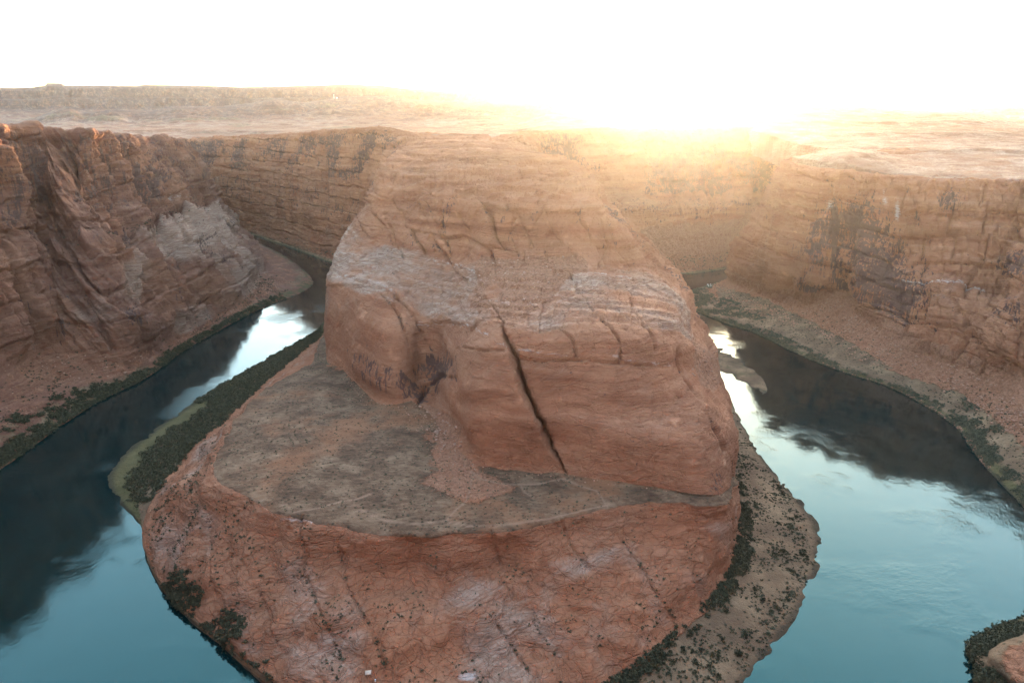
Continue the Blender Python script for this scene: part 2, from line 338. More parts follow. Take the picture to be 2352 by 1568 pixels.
    tr=t.n('ShaderNodeSeparateColor',{0:tv.outputs['Color']}).outputs[0]
    td=t.m('MULTIPLY',t.ramp(tv.outputs['Distance'],.34,.16),t.ramp(t.m('ADD',tr,t.m('MULTIPLY',t.m('SUBTRACT',s1,.5),2.0)),.45,.6))
    scol=t.mix(t.m('MULTIPLY',td,.85),scol,(.045,.05,.028))
    sdf=t.ramp(t.m('ADD',sand,t.m('MULTIPLY',ef,.7)),.42,.58)
    gr=t.ramp(t.m('ADD',C_[1],t.m('MULTIPLY',ef,1.0)),.4,.75,0,.85)
    scol=t.mix(gr,scol,t.mix(s1,(.05,.052,.018),(.13,.12,.05)))
    scol=t.mix(t.m('MULTIPLY',C_[2],.75),scol,(.035,.03,.02))
    col=t.mix(sdf,col,scol)
    col=t.mix(t.m('MULTIPLY',C_[0],.75),col,(.34,.205,.135))
    col=t.mix(t.m('MULTIPLY',t.m('MULTIPLY',td,gf),.6),col,(.05,.048,.03))
    col=t.mix(.35,col,t.mix(grain,t.scl(col,(.5,.5,.5)),t.scl(col,(1.5,1.5,1.5))))
    # relief
    cf=t.m('SUBTRACT',1.0,t.ramp(t.n('ShaderNodeTexVoronoi',{'Vector':t.scl(warp,(.075,.075,.14)),'Scale':1.0,'Randomness':1.0},feature='DISTANCE_TO_EDGE').outputs['Distance'],.0,.03))
    cf=t.m('MULTIPLY',t.m('MULTIPLY',cf,t.ramp(bl,.52,.66)),t.m('SUBTRACT',.4,t.m('MULTIPLY',t.m('MAXIMUM',sdf,t.m('MAXIMUM',gf,rf)),.4)))
    col=t.mix(cf,col,t.scl(col,(.35,.3,.28)))  # crack lines darkened in the colour to stand for their shade
    hard=t.m('SUBTRACT',1.0,t.m('MAXIMUM',sdf,gf))
    crk=t.n('ShaderNodeTexVoronoi',{'Vector':t.scl(warp,(.05,.05,.11)),'Scale':1.0,'Randomness':1.0},feature='DISTANCE_TO_EDGE').outputs['Distance']
    crk2=t.n('ShaderNodeTexVoronoi',{'Vector':t.scl(warp,(.13,.13,.34)),'Scale':1.0,'Randomness':1.0},feature='DISTANCE_TO_EDGE').outputs['Distance']
    h=t.m('MULTIPLY',fine,t.ramp(big2,.38,.62,.25,1.5))
    h=t.m('ADD',h,t.m('ADD',t.m('MULTIPLY',xb,.6),t.m('MULTIPLY',rd,1.6)))
    h=t.m('ADD',h,t.m('MULTIPLY',t.ramp(crk,0,.035),.5)); h=t.m('ADD',h,t.m('MULTIPLY',t.ramp(crk2,0,.05),.45))
    h=t.m('MULTIPLY',h,t.m('ADD',t.m('MULTIPLY',hard,.85),.15))
    h=t.m('ADD',h,t.m('MULTIPLY',grain,.9)); h=t.m('ADD',h,t.m('MULTIPLY',t.m('MULTIPLY',vo.outputs['Distance'],rf),-.5))
    h=t.m('ADD',h,t.m('MULTIPLY',td,.5))
    bp=t.n('ShaderNodeBump',{'Height':h,'Strength':1.0,'Distance':1.25})
    bs=t.n('ShaderNodeBsdfPrincipled',{'Base Color':col,'Roughness':.9,'Normal':bp.outputs[0],'Specular IOR Level':.2})
    t.out(bs.outputs[0]); return mat
# ================================================================= MATERIALS
M_rock=rock_material('sandstone_orange','orange')
M_brown=rock_material('sandstone_brown','brown')
M_plain=rock_material('slickrock_plateau','pale',.8)

def blocks(s_,z_,l,h,seed,edge=.07):
    """jointed rock: courses of irregular blocks set in and out, with open joints between"""
    a=z_/h; i=np.floor(a); o=h1(i+seed*31)*7.3; b=s_/l*(0.7+.6*h1(i+seed*13))+o; j=np.floor(b)
    k=i*57+j*131+seed*977; off=h1(k)-.5; tilt=(h1(k+5)-.5)*(b-j-.5)+(h1(k+9)-.5)*(a-i-.5)
    e=np.minimum(np.minimum(b-j,1-b+j)*l,np.minimum(a-i,1-a+i)*h*1.6)/(edge*(l+h)*.5)
    return off+tilt*.9, np.exp(-e*e)
def tri(x): return 1-4*np.abs(x-np.floor(x)-.5)
def pdist(px,py,pts):
    """distance in survey units from each point to a polyline"""
    best=np.full(px.shape,1e9,np.float32); 
    for (x0,y0),(x1,y1) in zip(pts[:-1],pts[1:]):
        dx,dy=x1-x0,y1-y0; L=dx*dx+dy*dy
        t=np.clip(((px-x0)*dx+(py-y0)*dy)/L,0,1)
        best=np.minimum(best,np.hypot(px-x0-t*dx,py-y0-t*dy))
    return best
def ell(px,py,cx,cy,rx,ry): return np.exp(-(((px-cx)/rx)**2+((py-cy)/ry)**2))
def poly_mask(px,py,poly,soft):
    ins=np.zeros(px.shape,bool); n=len(poly)
    for i in range(n):
        x0,y0=poly[i]; x1,y1=poly[(i+1)%n]
        c=((y0>py)!=(y1>py))&(px<(x1-x0)*(py-y0)/((y1-y0) if y1!=y0 else 1e-9)+x0)
        ins^=c
    d=pdist(px,py,list(poly)+[poly[0]])
    return sstep(-soft,soft,np.where(ins,d,-d))

# ================================================================= THE PENINSULA (gooseneck butte)
nS=len(P)
cu=[]
for i in range(nS-1):
    if i<7: cu.append(70)
    elif i<19: cu.append(100)
    elif i<23: cu.append(36)
    else: cu.append(90)
cv=[36,40,34,36,18,36,40,40,36,50,56,46,40,50,36]
Pp=np.concatenate([2*P[:,:1]-P[:,1:2],P],1); Pp[:,0]=P[:,0]+ (P[:,0]-P[:,1])*0.5; 
# one row under water, pushed out from the bank
out=P[:,0]-P[:,3]; out[:,2]=0; out/=np.maximum(np.linalg.norm(out,axis=1,keepdims=True),1e-6)
Pp[:,0]=P[:,0]+out*9; Pp[:,0,2]=-7
X,us=cat(Pp,0,cu,1.0); X,vs=cat(X,1,[5]+cv,.62)
U,Vr=np.meshgrid(us,vs,indexing='ij')
px,py,dep=proj(X)
S_arc=np.concatenate([[0],np.cumsum(np.linalg.norm(np.diff(X[:,int(np.argmin(abs(vs-10)))],axis=0),axis=1))])[:,None]+0*U
N=smooth_rows(normals(X),6)
if (N[nS*40 if False else N.shape[0]//2, 30:60,1].mean())>0: N=-N
steep=np.sqrt(np.clip(1-N[...,2]**2,0,1))
front=sstep(6.6,7.8,U)*sstep(20.0,19.2,U)     # stations that face the overlook
farw=1-front
rowin=lambda a,b,s=.25: sstep(a-s,a+s,Vr)*sstep(b+s,b-s,Vr)
land=sstep(1.02,1.6,Vr)
disp=np.zeros_like(U)
big=fbm(X,75,3,1); mid=fbm(X,24,4,2); sm=fbm(X,7.5,4,3); tiny=fbm(X,2.6,3,4)
rockz=sstep(1.7,2.1,Vr)
terr=rowin(5.05,6.9,.12)*front
hard=rockz*(1-terr)
disp+=hard*(big*5.0*rowin(2,15,.6)+mid*2.6+sm*1.1+tiny*.35)
# beds
zz=X[...,2]+5*fbm(X,130,2,8)+1.5*mid
bed=ledge(zz/8.5)*1.5+ledge(zz/3.1+7.3)*.7+ledge(zz/1.3+3.1)*.22
bedamp=.22+.9*farw+ .8*rowin(11.8,14.3,.4)+.4*rowin(3.2,5.1)
patch=sstep(-.25,.35,fbm(X,85,3,55))
disp+=hard*steep*bed*bedamp*(.25+.75*patch)*(1-.62*farw)
# far walls: buttresses and gullies
rid=1-np.abs(perlin(S_arc/62,zz/260,0*U,21))*2; rid2=1-np.abs(perlin(S_arc/23+zz/90,zz/110,0*U+3,22))*2
rid2b=1-np.abs(perlin(S_arc/11+zz/140,zz/90,0*U+6,24))*2
flu=(rid-.4)*13+(rid2-.4)*6+(rid2b-.4)*2.2
disp+=flu*farw*rowin(5.2,14,.8)*hard
wb=6*fbm(X,38,3,57); wz=5*fbm(X,45,3,58)
b1,g1=blocks(S_arc+wb+.25*X[...,2],zz+wz,34,26,1); b2,g2=blocks(S_arc+wb*.6-.3*X[...,2],zz+wz*.6,12,9,2); b3,g3=blocks(S_arc+.4*wb,zz+.4*wz,4.6,3.6,3)
blk=b1*6.5-g1*4.5+b2*2.8-g2*2.2+b3*.8-g3*.5
disp+=farw*rowin(2.2,14,.6)*hard*blk
xs=px*.40; b4,g4=blocks(xs+wb*1.3+.45*X[...,2],zz+wz,27,34,4,.045); b5,g5=blocks(xs+wb*.8-.5*X[...,2],zz+wz*.9,9,10,5,.06)
upc=front*rowin(11.95,13.95,.15)
disp+=upc*(b4*8.5-g4*2.2+b5*1.6-g5*1.2*sstep(-.1,.3,big))
disp+=front*rowin(13.9,15.6,.2)*(b5*1.6-g5*.9)+front*rowin(9.8,11.9,.2)*(b5*.9-g5*.8)
joint_shade=np.maximum(farw*rowin(2.2,14,.6)*np.maximum(g1,.6*g2),upc*np.maximum(g4,.6*g5))  # mask for shade painted into the open block joints
# front upper cliff: broken pillars
rid3=1-np.abs(perlin(px/38,zz/60,0*U,31))*2.2
disp+=front*rowin(11.9,13.9,.25)*(np.clip(rid3,-.5,1)-.3)*1.6
# shelf cross-bed ridging and steps
stepz=ledge((X[...,1]+.35*X[...,0]+10*mid)/17.0)
disp+=front*rowin(9.8,12,.2)*stepz*1.1
# summit ledges
disp+=rowin(13.9,16,.2)*(ledge((X[...,1]+14*big+12*mid)/26.)*3.6+ledge((X[...,1]+9*mid)/9.+4)*1.7)
disp+=terr*(sm*.45+tiny*.25+mid*1.3+big*2)
# low swelling lobes on the apron
ap=rowin(2.1,4.1,.3)*front
lob=np.abs(perlin(X[...,0]/26,X[...,1]/34,0*U,41)); disp+=ap*(lob*7-1.2)
lob2=np.abs(perlin(X[...,0]/9,X[...,1]/11,0*U,42)); disp+=ap*(lob2*2.4-.4)
g_=lambda c,w: np.exp(-((px-c)/w)**2)
body=(8*g_(862,60)-7*g_(975,26)+6*g_(1105,62)+3*g_(1420,90)-2.5*g_(1240,30))*rowin(7.2,10.2,.4)*front*sstep(930,900,py)*sstep(620,680,py)
body+=4.0*np.exp(-((Vr-9.55)/.33)**2)*front*sstep(1190,1230,px)+3.0*np.exp(-((Vr-9.4)/.3)**2)*front*sstep(1180,1140,px)*sstep(1000,1040,px)
disp+=body
for pts,h_,ext in (([(1262,735),(1272,726),(1330,729),(1379,735),(1450,735),(1509,738),(1560,760)],3.2,60),([(760,655),(830,662),(905,676),(960,735),(1040,742),(1100,765),(1145,730)],3.0,40),
   ([(990,600),(1050,612),(1105,628)],2.4,30),([(1290,648),(1340,652),(1400,640),(1480,650),(1540,690)],2.2,40),([(850,560),(930,590),(1000,600)],2.5,30),([(800,610),(860,600),(930,640)],2.2,30),([(880,640),(950,655),(1040,690)],2.0,30),([(1320,700),(1400,690),(1500,700),(1565,720)],1.8,26)):
    yl=np.interp(px,[q[0] for q in pts],[q[1] for q in pts])+mid*6+sm*2.5-py
    inr=sstep(pts[0][0]-12,pts[0][0]+12,px)*sstep(pts[-1][0]+12,pts[-1][0]-12,px)
    disp+=h_*sstep(-1.6,1.6,yl)*sstep(ext,ext*.3,yl)*inr*rowin(9.4,12.1,.1)*front
def steps(t,w=.22): f=t-np.floor(t); return np.floor(t)+sstep(0,w,f)-t-.5
tz=7.0*steps(Vr*1.9+1.1*big+.7*mid+.4*perlin(px/90,0*px,0*px,66))*rowin(13.9,15.9,.15)*front
tz+=3.4*steps(Vr*3.3+1.2*big+.9*mid+.0025*px)*rowin(10.0,11.9,.15)*front
tz+=2.4*steps(Vr*5.7+1.2*mid+.7*big)*rowin(13.9,15.9,.15)
Y=X+N*(disp*land)[...,None]; Y[...,2]+=tz
# ragged terrace rim and shore
hn=N.copy(); hn[...,2]=0
Y=Y+hn*((fbm(X,34,4,61)*8+fbm(X,9,3,62)*3.2)*front*np.exp(-((Vr-5.0)/.5)**2))[...,None]
# the great cleft and the joints
def face_mask(u0,u1,v0,v1): return sstep(u0-.3,u0+.3,U)*sstep(u1+.3,u1-.3,U)*sstep(v0-.15,v0+.15,Vr)*sstep(v1+.15,v1-.15,Vr)
inward=-N.copy()
cl=[(1148,728),(1166,775),(1184,840),(1206,900),(1230,950),(1264,1030),(1302,1087)]
cy=np.array([c[1] for c in cl],float); cx_=np.array([c[0] for c in cl],float)
xc=np.interp(py,cy,cx_)+6*sm+9*mid+3*tiny; dx=px-xc
fm=face_mask(12.0,17.5,6.9,10.8)*sstep(715,760,py)*sstep(1092,1070,py)
wd=3+4.5*sstep(735,900,py)*sstep(1092,960,py)+2.5*sm+1.5*tiny
cut=12.5*np.exp(-(dx/wd)**2)*sstep(720,800,py)*(.5+.5*sstep(1090,1000,py))+4*np.exp(-(dx/3.)**2)
cut+=np.where(dx>0,10*np.exp(-dx/55.),-7.0*np.exp(dx/60.))*sstep(740,850,py)*sstep(1092,1000,py)
cut=cut*fm
nzc=fbm(X,17,3,59)
crk=[([(876,681),(917,729),(931,765),(944,820),(962,868)],4,3.5),([(904,681),(952,722),(972,765),(985,800)],4,3.5),
 ([(965,469),(982,520),(999,561),(1020,582),(1054,630),(1071,643)],4,3.5),([(1020,469),(1018,520),(1022,560)],4,4),
 ([(1310,633),(1327,671),(1362,722),(1403,765)],3.2,2),([(1284,748),(1311,785),(1320,815)],3,2),([(1369,727),(1400,758),(1417,792),(1423,832)],4,3.5),
 ([(1468,734),(1489,768),(1503,812)],3.5,2.6),([(1431,666),(1451,710),(1468,734)],3,1.6),([(1553,800),(1564,843),(1608,915),(1639,977),(1668,1031)],5,5),
 ([(1061,806),(1110,812),(1164,813)],3.2,3.0),([(1190,818),(1240,826),(1318,825),(1386,831),(1461,841),(1553,842)],3.6,3.6),
 ([(1272,726),(1330,729),(1379,735),(1450,735),(1509,738),(1547,768)],3,2.2),([(1130,700),(1148,735)],4,2.5),
 ([(1165,470),(1178,500),(1172,540),(1190,585)],5,2.6),
 ([(1380,500),(1395,560),(1375,610)],4,2.4),([(880,490),(905,540),(925,590)],4,3),([(1040,870),(1000,860),(975,880),(965,925)],6,4),
 ([(700,1320),(735,1400),(770,1475)],3,2),([(775,1255),(800,1350),(850,1440),(885,1530)],3,2),([(1425,1235),(1480,1310),(1550,1420)],3,2),
 ([(1140,1430),(1215,1540)],3,1.6),([(1220,1420),(1275,1500)],3,1.6),([(378,1255),(372,1340),(382,1400)],4,2.4),([(480,1235),(490,1330),(500,1430)],4,2.2),
 ([(560,1290),(600,1380),(640,1480)],4,2.),([(1130,1215),(1150,1290),(1180,1350)],4,2.4),([(1290,1195),(1320,1260),(1360,1320)],4,2.4),
 ([(690,1190),(700,1270),(690,1320)],5,4),([(770,1250),(775,1300)],5,3)]
ok=(front>.5)&(Vr>1.8)
dj=np.zeros_like(U); 
jit=mid*7
for pts,w,d in crk:
    m=pdist(px+jit+sm*3.5,py+jit*.5+sm*2,pts); w_=w*(.45+.55*sstep(-.35,.4,nzc)); dj=np.maximum(dj,(1.1*d+.6)*(.55+.45*sstep(4.6,5.4,Vr))*sstep(-.6,.1,nzc)*np.exp(-(m/w_)**2))
dj*=ok
Y=Y+inward*(cut+dj)[...,None]
# alcove with varnished back wall, and scoops below the terrace rim
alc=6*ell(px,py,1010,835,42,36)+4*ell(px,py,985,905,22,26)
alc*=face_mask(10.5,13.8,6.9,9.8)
scp=(9*ell(px,py,930,1300,90,70)+7*ell(px,py,760,1265,55,55)+6*ell(px,py,1160,1270,60,50)+6*ell(px,py,620,1240,40,50)+4*ell(px,py,1320,1235,50,35))*rowin(2.8,4.9,.2)*front
Y=Y+inward*(alc+scp)[...,None]
Y[...,2]+=(fbm(X,26,3,63)*2.0+fbm(X,8,3,64)*.8)*np.exp(-((Vr-1.05)/.3)**2)
Y[...,2]=np.where(Vr>1.45,np.maximum(Y[...,2],.35),Y[...,2])
# --- painted properties
zero=np.zeros_like(U)
nz=fbm(X,30,4,51)
sandm=np.where(front>.5,sstep(2.05,1.75,Vr),sstep(2.6,1.4,Vr)*.9)
orange_flat=ell(px,py,1085,1115,130,34)+ell(px,py,940,875,110,45)+ell(px,py,1040,1030,70,60)+.8*ell(px,py,850,835,110,24)
gravelm=front*rowin(4.95,7.0,.06)*(.72+.45*sstep(-.3,.3,nz))*np.clip(1.1-orange_flat*1.0,0,1)*sstep(7.0,7.6,U)
gravelm=np.maximum(gravelm*sstep(7.02,6.9,Vr),0)
flat_sand=front*rowin(4.98,6.98,.06)*np.clip(orange_flat,0,1)
shelfdeb=poly_mask(px,py,[(1105,588),(1180,598),(1330,588),(1345,620),(1290,655),(1262,700),(1225,712),(1200,742),(1150,742),(1118,728),(1078,700),(1095,650)],14)*rowin(9.7,12.3,.1)*front
shelfdeb*=1-.9*ell(px,py,1135,668,26,22)
talus=(poly_mask(px,py,[(962,925),(1000,935),(1065,975),(1050,1040),(1010,1010),(975,980)],8)+poly_mask(px,py,[(1585,780),(1640,815),(1662,862),(1640,905),(1612,880),(1590,820)],8)*.9)*front
rub=shelfdeb+talus+farw*sstep(1.0,2.0,Vr)*np.where(U<10,sstep(3.6,1.6,Vr)*.8,sstep(6.2,5.0,Vr)*.95)
rub=rub+front*rowin(11.6,12.05,.1)*.35+.95*flat_sand
salt=np.zeros_like(U)
for pts,w in (([(1060,752),(1110,765),(1164,800)],7),([(1185,800),(1240,806),(1300,818)],5),([(1390,815),(1440,830),(1545,838)],6),([(780,640),(860,655),(905,680)],8),
  ([(960,735),(1040,748),(1130,765)],6),([(1000,600),(1060,612),(1090,625)],9),([(1300,615),(1350,630),(1440,640)],10),([(770,580),(830,590)],6),([(640,1190),(720,1200)],5)):
    salt=np.maximum(salt,np.exp(-(pdist(px+jit,py,pts)/(w*1.2))**2)*.46)
salt=salt*front*sstep(1.9,2.2,Vr)+.5*np.exp(-((Vr-5.0)/.05)**2)*front
salt=np.maximum(salt,.8*ell(px,py,1075,1545,40,14)*front)
pale=.55*rowin(9.9,12,.2)*front+.44*rowin(2.0,4.3,.3)*front*(1-scp/9)*(.75+.5*sstep(-.3,.3,nz))+.25*ell(px,py,820,640,80,60)+.35*ell(px,py,560,1050,70,60)*front+.3*farw*rowin(4,9)
pale=pale+.25*front*rowin(8.6,9.6)
varn_shade=.62*ell(px,py,1012,838,46,34)+.52*poly_mask(px,py,[(800,800),(860,815),(960,880),(985,925),(900,918),(850,880)],12)+.4*ell(px,py,985,860,20,60)+.6*ell(px,py,1645,1120,22,40)
varn_shade=varn_shade*front*rowin(6.95,9.8,.05)+farw*(.62*rowin(9.5,13.8,.5)*sstep(-.2,.25,fbm(X,160,2,61))+.25*rowin(6,9))
varn_shade=varn_shade+.20*joint_shade+.30*np.clip(dj/4,0,1)  # joints and cracks get painted shade in the varnish colour
varn_shade=varn_shade+.3*rowin(12,13.6)*front*sstep(.1,.4,nz)+0
MA=np.stack([np.clip(rub,0,1),np.clip(gravelm,0,1),np.clip(np.maximum(sandm,flat_sand*.15),0,1)],-1)
paths=np.zeros_like(U)
for pts in ([(1081,1081),(1102,1102),(1143,1109),(1195,1112),(1250,1110),(1294,1100),(1328,1113),(1369,1127),(1383,1144),(1396,1167)],[(640,1150),(658,1167),(678,1177),(733,1167),(784,1151),(808,1150),(850,1135)],
  [(1085,1090),(1078,1130),(1071,1146),(1047,1170),(1023,1194),(938,1201),(880,1191),(808,1163)],[(1023,1194),(1075,1210),(1143,1206),(1263,1190),(1400,1160)],[(1195,1112),(1205,1130),(1225,1140)]):
    paths=np.maximum(paths,np.exp(-(pdist(px+sm*3,py,pts)/1.9)**2))
paths*=front*rowin(4.9,7.0,.03)
grass=front*(sstep(8.2,9,U)*sstep(12.3,11.6,U)*sstep(1.75,1.2,Vr)+.5*sstep(17.5,18,U)*sstep(1.25,1.02,Vr))+farw*sstep(1.7,1.1,Vr)*.7
wet=sstep(1.16,1.03,Vr)
MC=np.stack([np.clip(paths,0,1),np.clip(grass,0,1),wet],-1)
MB=np.stack([np.clip(varn_shade,0,1),np.clip(salt,0,1),np.clip(pale,0,1)],-1)
flipP = normals(Y)[Y.shape[0]//2,40:80,1].mean()>0
def cutrow(v): return int(np.argmin(abs(vs-v)))
def part_grid(name,X_,a,b,mat,MA_,MB_,MC_,flip,sl=slice(None)):
    return grid(name,X_[sl,a:b+1],mat,{'ma':MA_[sl,a:b+1],'mb':MB_[sl,a:b+1],'mc':MC_[sl,a:b+1]},flip=flip)
r1,r2,r5=cutrow(1.0),cutrow(2.0),cutrow(7.0)
tag(part_grid('beach',Y,0,r2,M_rock,MA,MB,MC,flipP),'sandy scrub covered bank ringing the foot of the horseshoe rock',kind='structure')
tag(part_grid('rock_bench',Y,r2,r5,M_rock,MA,MB,MC,flipP),'low pink rock apron with flat dark gravel terrace in the river bend',kind='structure')
tag(part_grid('butte',Y,r5,Y.shape[1]-1,M_rock,MA,MB,MC,flipP),'great orange sandstone butte rising in the middle of the river bend',kind='structure')
PY=Y; PU=U; PV=Vr; Ppx,Ppy,_=proj(PY)
print('peninsula',PY.shape,round(time.time()-T0,1))

# ================================================================= OUTER CANYON WALLS
nO=len(O)
cu=[]
for i in range(nO-1):
    if i<3: cu.append(30)
    elif i<11: cu.append(120)
    elif i<20: cu.append(26)
    elif i<30: cu.append(110)
    else: cu.append(40)
cv=[34,50,44,50,50,20,50,56,24,24]
out=O[:,0]-O[:,3]; out[:,2]=0; out/=np.maximum(np.linalg.norm(out,axis=1,keepdims=True),1e-6)
Op=np.concatenate([(O[:,0]+out*9-np.array([0,0,7]))[:,None],O],1)
X,us=cat(Op,0,cu,1.0); X,vs=cat(X,1,[5]+cv,.6); vs=vs-1
U,Vr=np.meshgrid(us,vs,indexing='ij')
px,py,dep=proj(X)
S_arc=np.concatenate([[0],np.cumsum(np.linalg.norm(np.diff(X[:,int(np.argmin(abs(vs-5)))],axis=0),axis=1))])[:,None]+0*U
N=smooth_rows(normals(X),6)
im=int(np.argmin(abs(us-9))); 
if N[im,60:200,0].mean()<0: N=-N      # left wall must face right, towards the river
steep=np.sqrt(np.clip(1-N[...,2]**2,0,1))
left=sstep(14,13,U); right=1-left
rowin=lambda a,b,s=.25: sstep(a-s,a+s,Vr)*sstep(b+s,b-s,Vr)
land=sstep(0.02,.6,Vr)
big=fbm(X,90,3,71); mid=fbm(X,26,4,72); sm=fbm(X,8,4,73); tiny=fbm(X,2.8,3,74)
zz=X[...,2]+6*fbm(X,150,2,78)+2*mid
hard=sstep(2.7,3.4,Vr)
disp=hard*(big*7*rowin(3,8,.5)+mid*3.2+sm*1.5+tiny*.5)+(1-hard)*(sm*.8+mid*1.8+tiny*.25)*sstep(.8,1.6,Vr)
bed=ledge(zz/9.5)*1.7+ledge(zz/3.6+7.3)*.9+ledge(zz/1.5+3.1)*.3
patch=sstep(-.3,.4,fbm(X,110,3,56))
disp+=hard*steep*bed*(.5+.35*rowin(6.6,8.2))*(.15+.85*patch)
q=S_arc-.55*X[...,2]
ribL=1-np.abs(perlin(q/78,zz/330,0*U,81))*2.3; ribS=1-np.abs(perlin(q/23+5,zz/170,0*U+2,82))*2.3; ribT=1-np.abs(perlin(q/8.5+9,zz/80,0*U+5,83))*2.3
disp+=left*hard*rowin(3.2,8.15,.35)*((np.sign(ribL)*np.abs(ribL)**1.25-.25)*26*(.6+.5*sstep(7,9,U))+tri(q/41+.8*perlin(q/90,zz/120,0*U,85))*7+tri(q/17+.7*perlin(q/40,zz/60,0*U,86))*3.2+(ribS-.3)*5+tri(q/7+.6*perlin(q/20,zz/30,0*U,87))*1.1)
disp+=left*rowin(1.6,3.2,.4)*(np.abs(perlin(q/30,X[...,0]/60,0*U,84))*9-2)       # gullied talus spurs
qr=S_arc+.2*X[...,2]
rr=1-np.abs(perlin(qr/95,zz/300,0*U,91))*2.2; rs=1-np.abs(perlin(qr/27,zz/90,0*U+4,92))*2.2
cav=np.clip(perlin(S_arc/40,zz/34,0*U,93),0,1)
disp+=right*hard*rowin(3.2,8.1,.35)*((rr-.3)*14+(rs-.3)*5.5-cav*6)
disp+=right*rowin(1.5,3.3,.4)*(np.abs(perlin(qr/36,X[...,1]/50,0*U,94))*6-1.5)
wb=5*fbm(X,60,2,157); wz=4*fbm(X,60,2,158)
b1,g1=blocks(q*.9+wb,zz+wz,42,34,11); b2,g2=blocks(q+wb*.6,zz+wz*.7,15,13,12); b3,g3=blocks(q+.4*wb,zz+.4*wz,5.5,5,13)
c1,k1=blocks(qr+wb,zz+wz,48,30,21); c2,k2=blocks(qr-.3*X[...,2]+wb*.6,zz+wz*.7,17,11,22); c3,k3=blocks(qr+.4*wb,zz+.4*wz,6,4.2,23)
bm_=hard*rowin(3.1,8.2,.3)
disp+=left*bm_*(b1*10-g1*4+b2*5.0-g2*2.6+b3*1.8-.8*g3)
disp+=right*bm_*(c1*7.5-k1*5+c2*3.2-k2*2.6+c3*1.0-.7*k3)
joint_shade=bm_*(left*np.maximum(g1,.6*g2)+right*np.maximum(k1,.55*k2))  # where the wall joints are painted darker as shade
disp+=rowin(8.05,10,.15)*ledge((X[...,0]*.5+X[...,1]+10*mid)/16.)*1.3
nearcam=sstep(40,220,np.hypot(X[...,0],X[...,1]))
Yo=X+N*(disp*land*nearcam)[...,None]
inward=-N.copy(); inward[...,2]*=.3
dj=np.zeros_like(U)
vis=(Vr>2.5)&(((U>20.5)&(U<29.6))|(U<12))
jit=mid*5
for pts,w,d in [([(1905,420),(1922,520),(1918,620),(1925,700)],6,9),([(2080,425),(2100,470),(2110,520)],4,4),([(2000,408),(1985,455)],4,3),([(2190,700),(2230,760),(2250,800)],7,7),
  ([(2200,585),(2260,600),(2352,612)],4,4),([(1960,655),(2050,640),(2140,650)],4,3),([(1700,580),(1730,590)],3,2),([(2130,500),(2240,520),(2352,528)],4,4),([(1810,470),(1890,482)],3,3),
  ([(150,300),(175,400),(180,470)],6,7),([(235,330),(265,450),(300,560)],6,6),([(60,330),(110,470),(150,600),(215,720),(260,800)],7,8),([(300,380),(330,450),(345,500)],5,5),
  ([(395,600),(420,640),(450,700)],7,8),([(345,350),(370,420)],4,5)]:
    m=pdist(px+jit,py+jit*.4,pts); dj=np.maximum(dj,d*np.exp(-(m/w)**2))
Yo=Yo+inward*(dj*vis)[...,None]
Yo[...,2]+=(fbm(X,26,3,163)*1.6+fbm(X,8,3,164)*.8)*np.exp(-((Vr-.12)/.35)**2)
Yo[...,2]=np.where(Vr>.8,np.maximum(Yo[...,2],.35),Yo[...,2])
sandm=left*sstep(2.2,1.2,Vr)*.5+right*sstep(2.3,1.5,Vr)*.9
sandm=np.maximum(sandm,.8*poly_mask(px,py,[(1640,652),(1760,685),(1880,745),(1980,800),(2060,850),(1940,838),(1830,795),(1720,745),(1650,700)],10)*right)
rub=left*rowin(1.0,3.1,.3)*.42+right*rowin(1.8,3.5,.3)*.95
pale=left*rowin(2.6,5.6,.4)*(.85*ell(px,py,430,530,130,75)+.7*ell(px,py,560,650,60,60)+.55*ell(px,py,300,650,50,60)+.5*ell(px,py,440,740,80,50)+.4*ell(px,py,215,730,60,60)+.12)+right*(.5*ell(px,py,2290,600,90,30)+.3*rowin(4,6))
varn_shade=right*(.78*ell(px,py,2010,600,80,85)+.72*ell(px,py,2070,690,75,55)+.7*ell(px,py,1960,500,60,45)+.6*ell(px,py,1880,560,50,60)+.6*ell(px,py,2180,470,40,26)+.8*ell(px,py,2345,620,50,30)+.7*ell(px,py,1860,660,40,22)+.6*ell(px,py,2330,720,30,40))
varn_shade+=left*(.3*rowin(6.5,8)+.4*sstep(.1,.5,fbm(X,60,3,95))*hard)
varn_shade=varn_shade*hard+.18*joint_shade+.25*np.clip(dj*vis/5,0,1)  # real varnish, plus shade painted along joints and clefts
salt=right*(.55*ell(px,py,1905,470,16,22)+.8*ell(px,py,2058,480,9,30)+.6*ell(px,py,2030,455,10,22))+.6*right*np.exp(-(pdist(px+jit,py,[(2070,640),(2180,655),(2260,668)])/5)**2)
salt+=right*.4*rowin(8.05,9,.1)*sstep(2000,2150,px)
salt+=left*.5*ell(px,py,395,455,45,14)
MAo=np.stack([np.clip(rub,0,1),zero[:1,:1]*0+np.zeros_like(U),np.clip(sandm,0,1)],-1)
MBo=np.stack([np.clip(varn_shade,0,1),np.clip(salt,0,1),np.clip(pale,0,1)],-1)
MCo=np.stack([zero_:=np.zeros_like(U),np.clip(left*sstep(1.3,.5,Vr)+right*sstep(1.2,.3,Vr)*.7,0,1),sstep(.16,.03,Vr)],-1)
flipO=normals(Yo)[im,60:200,0].mean()<0
mL=int(np.argmin(abs(us-14)))
r2=cutrow(2.0)
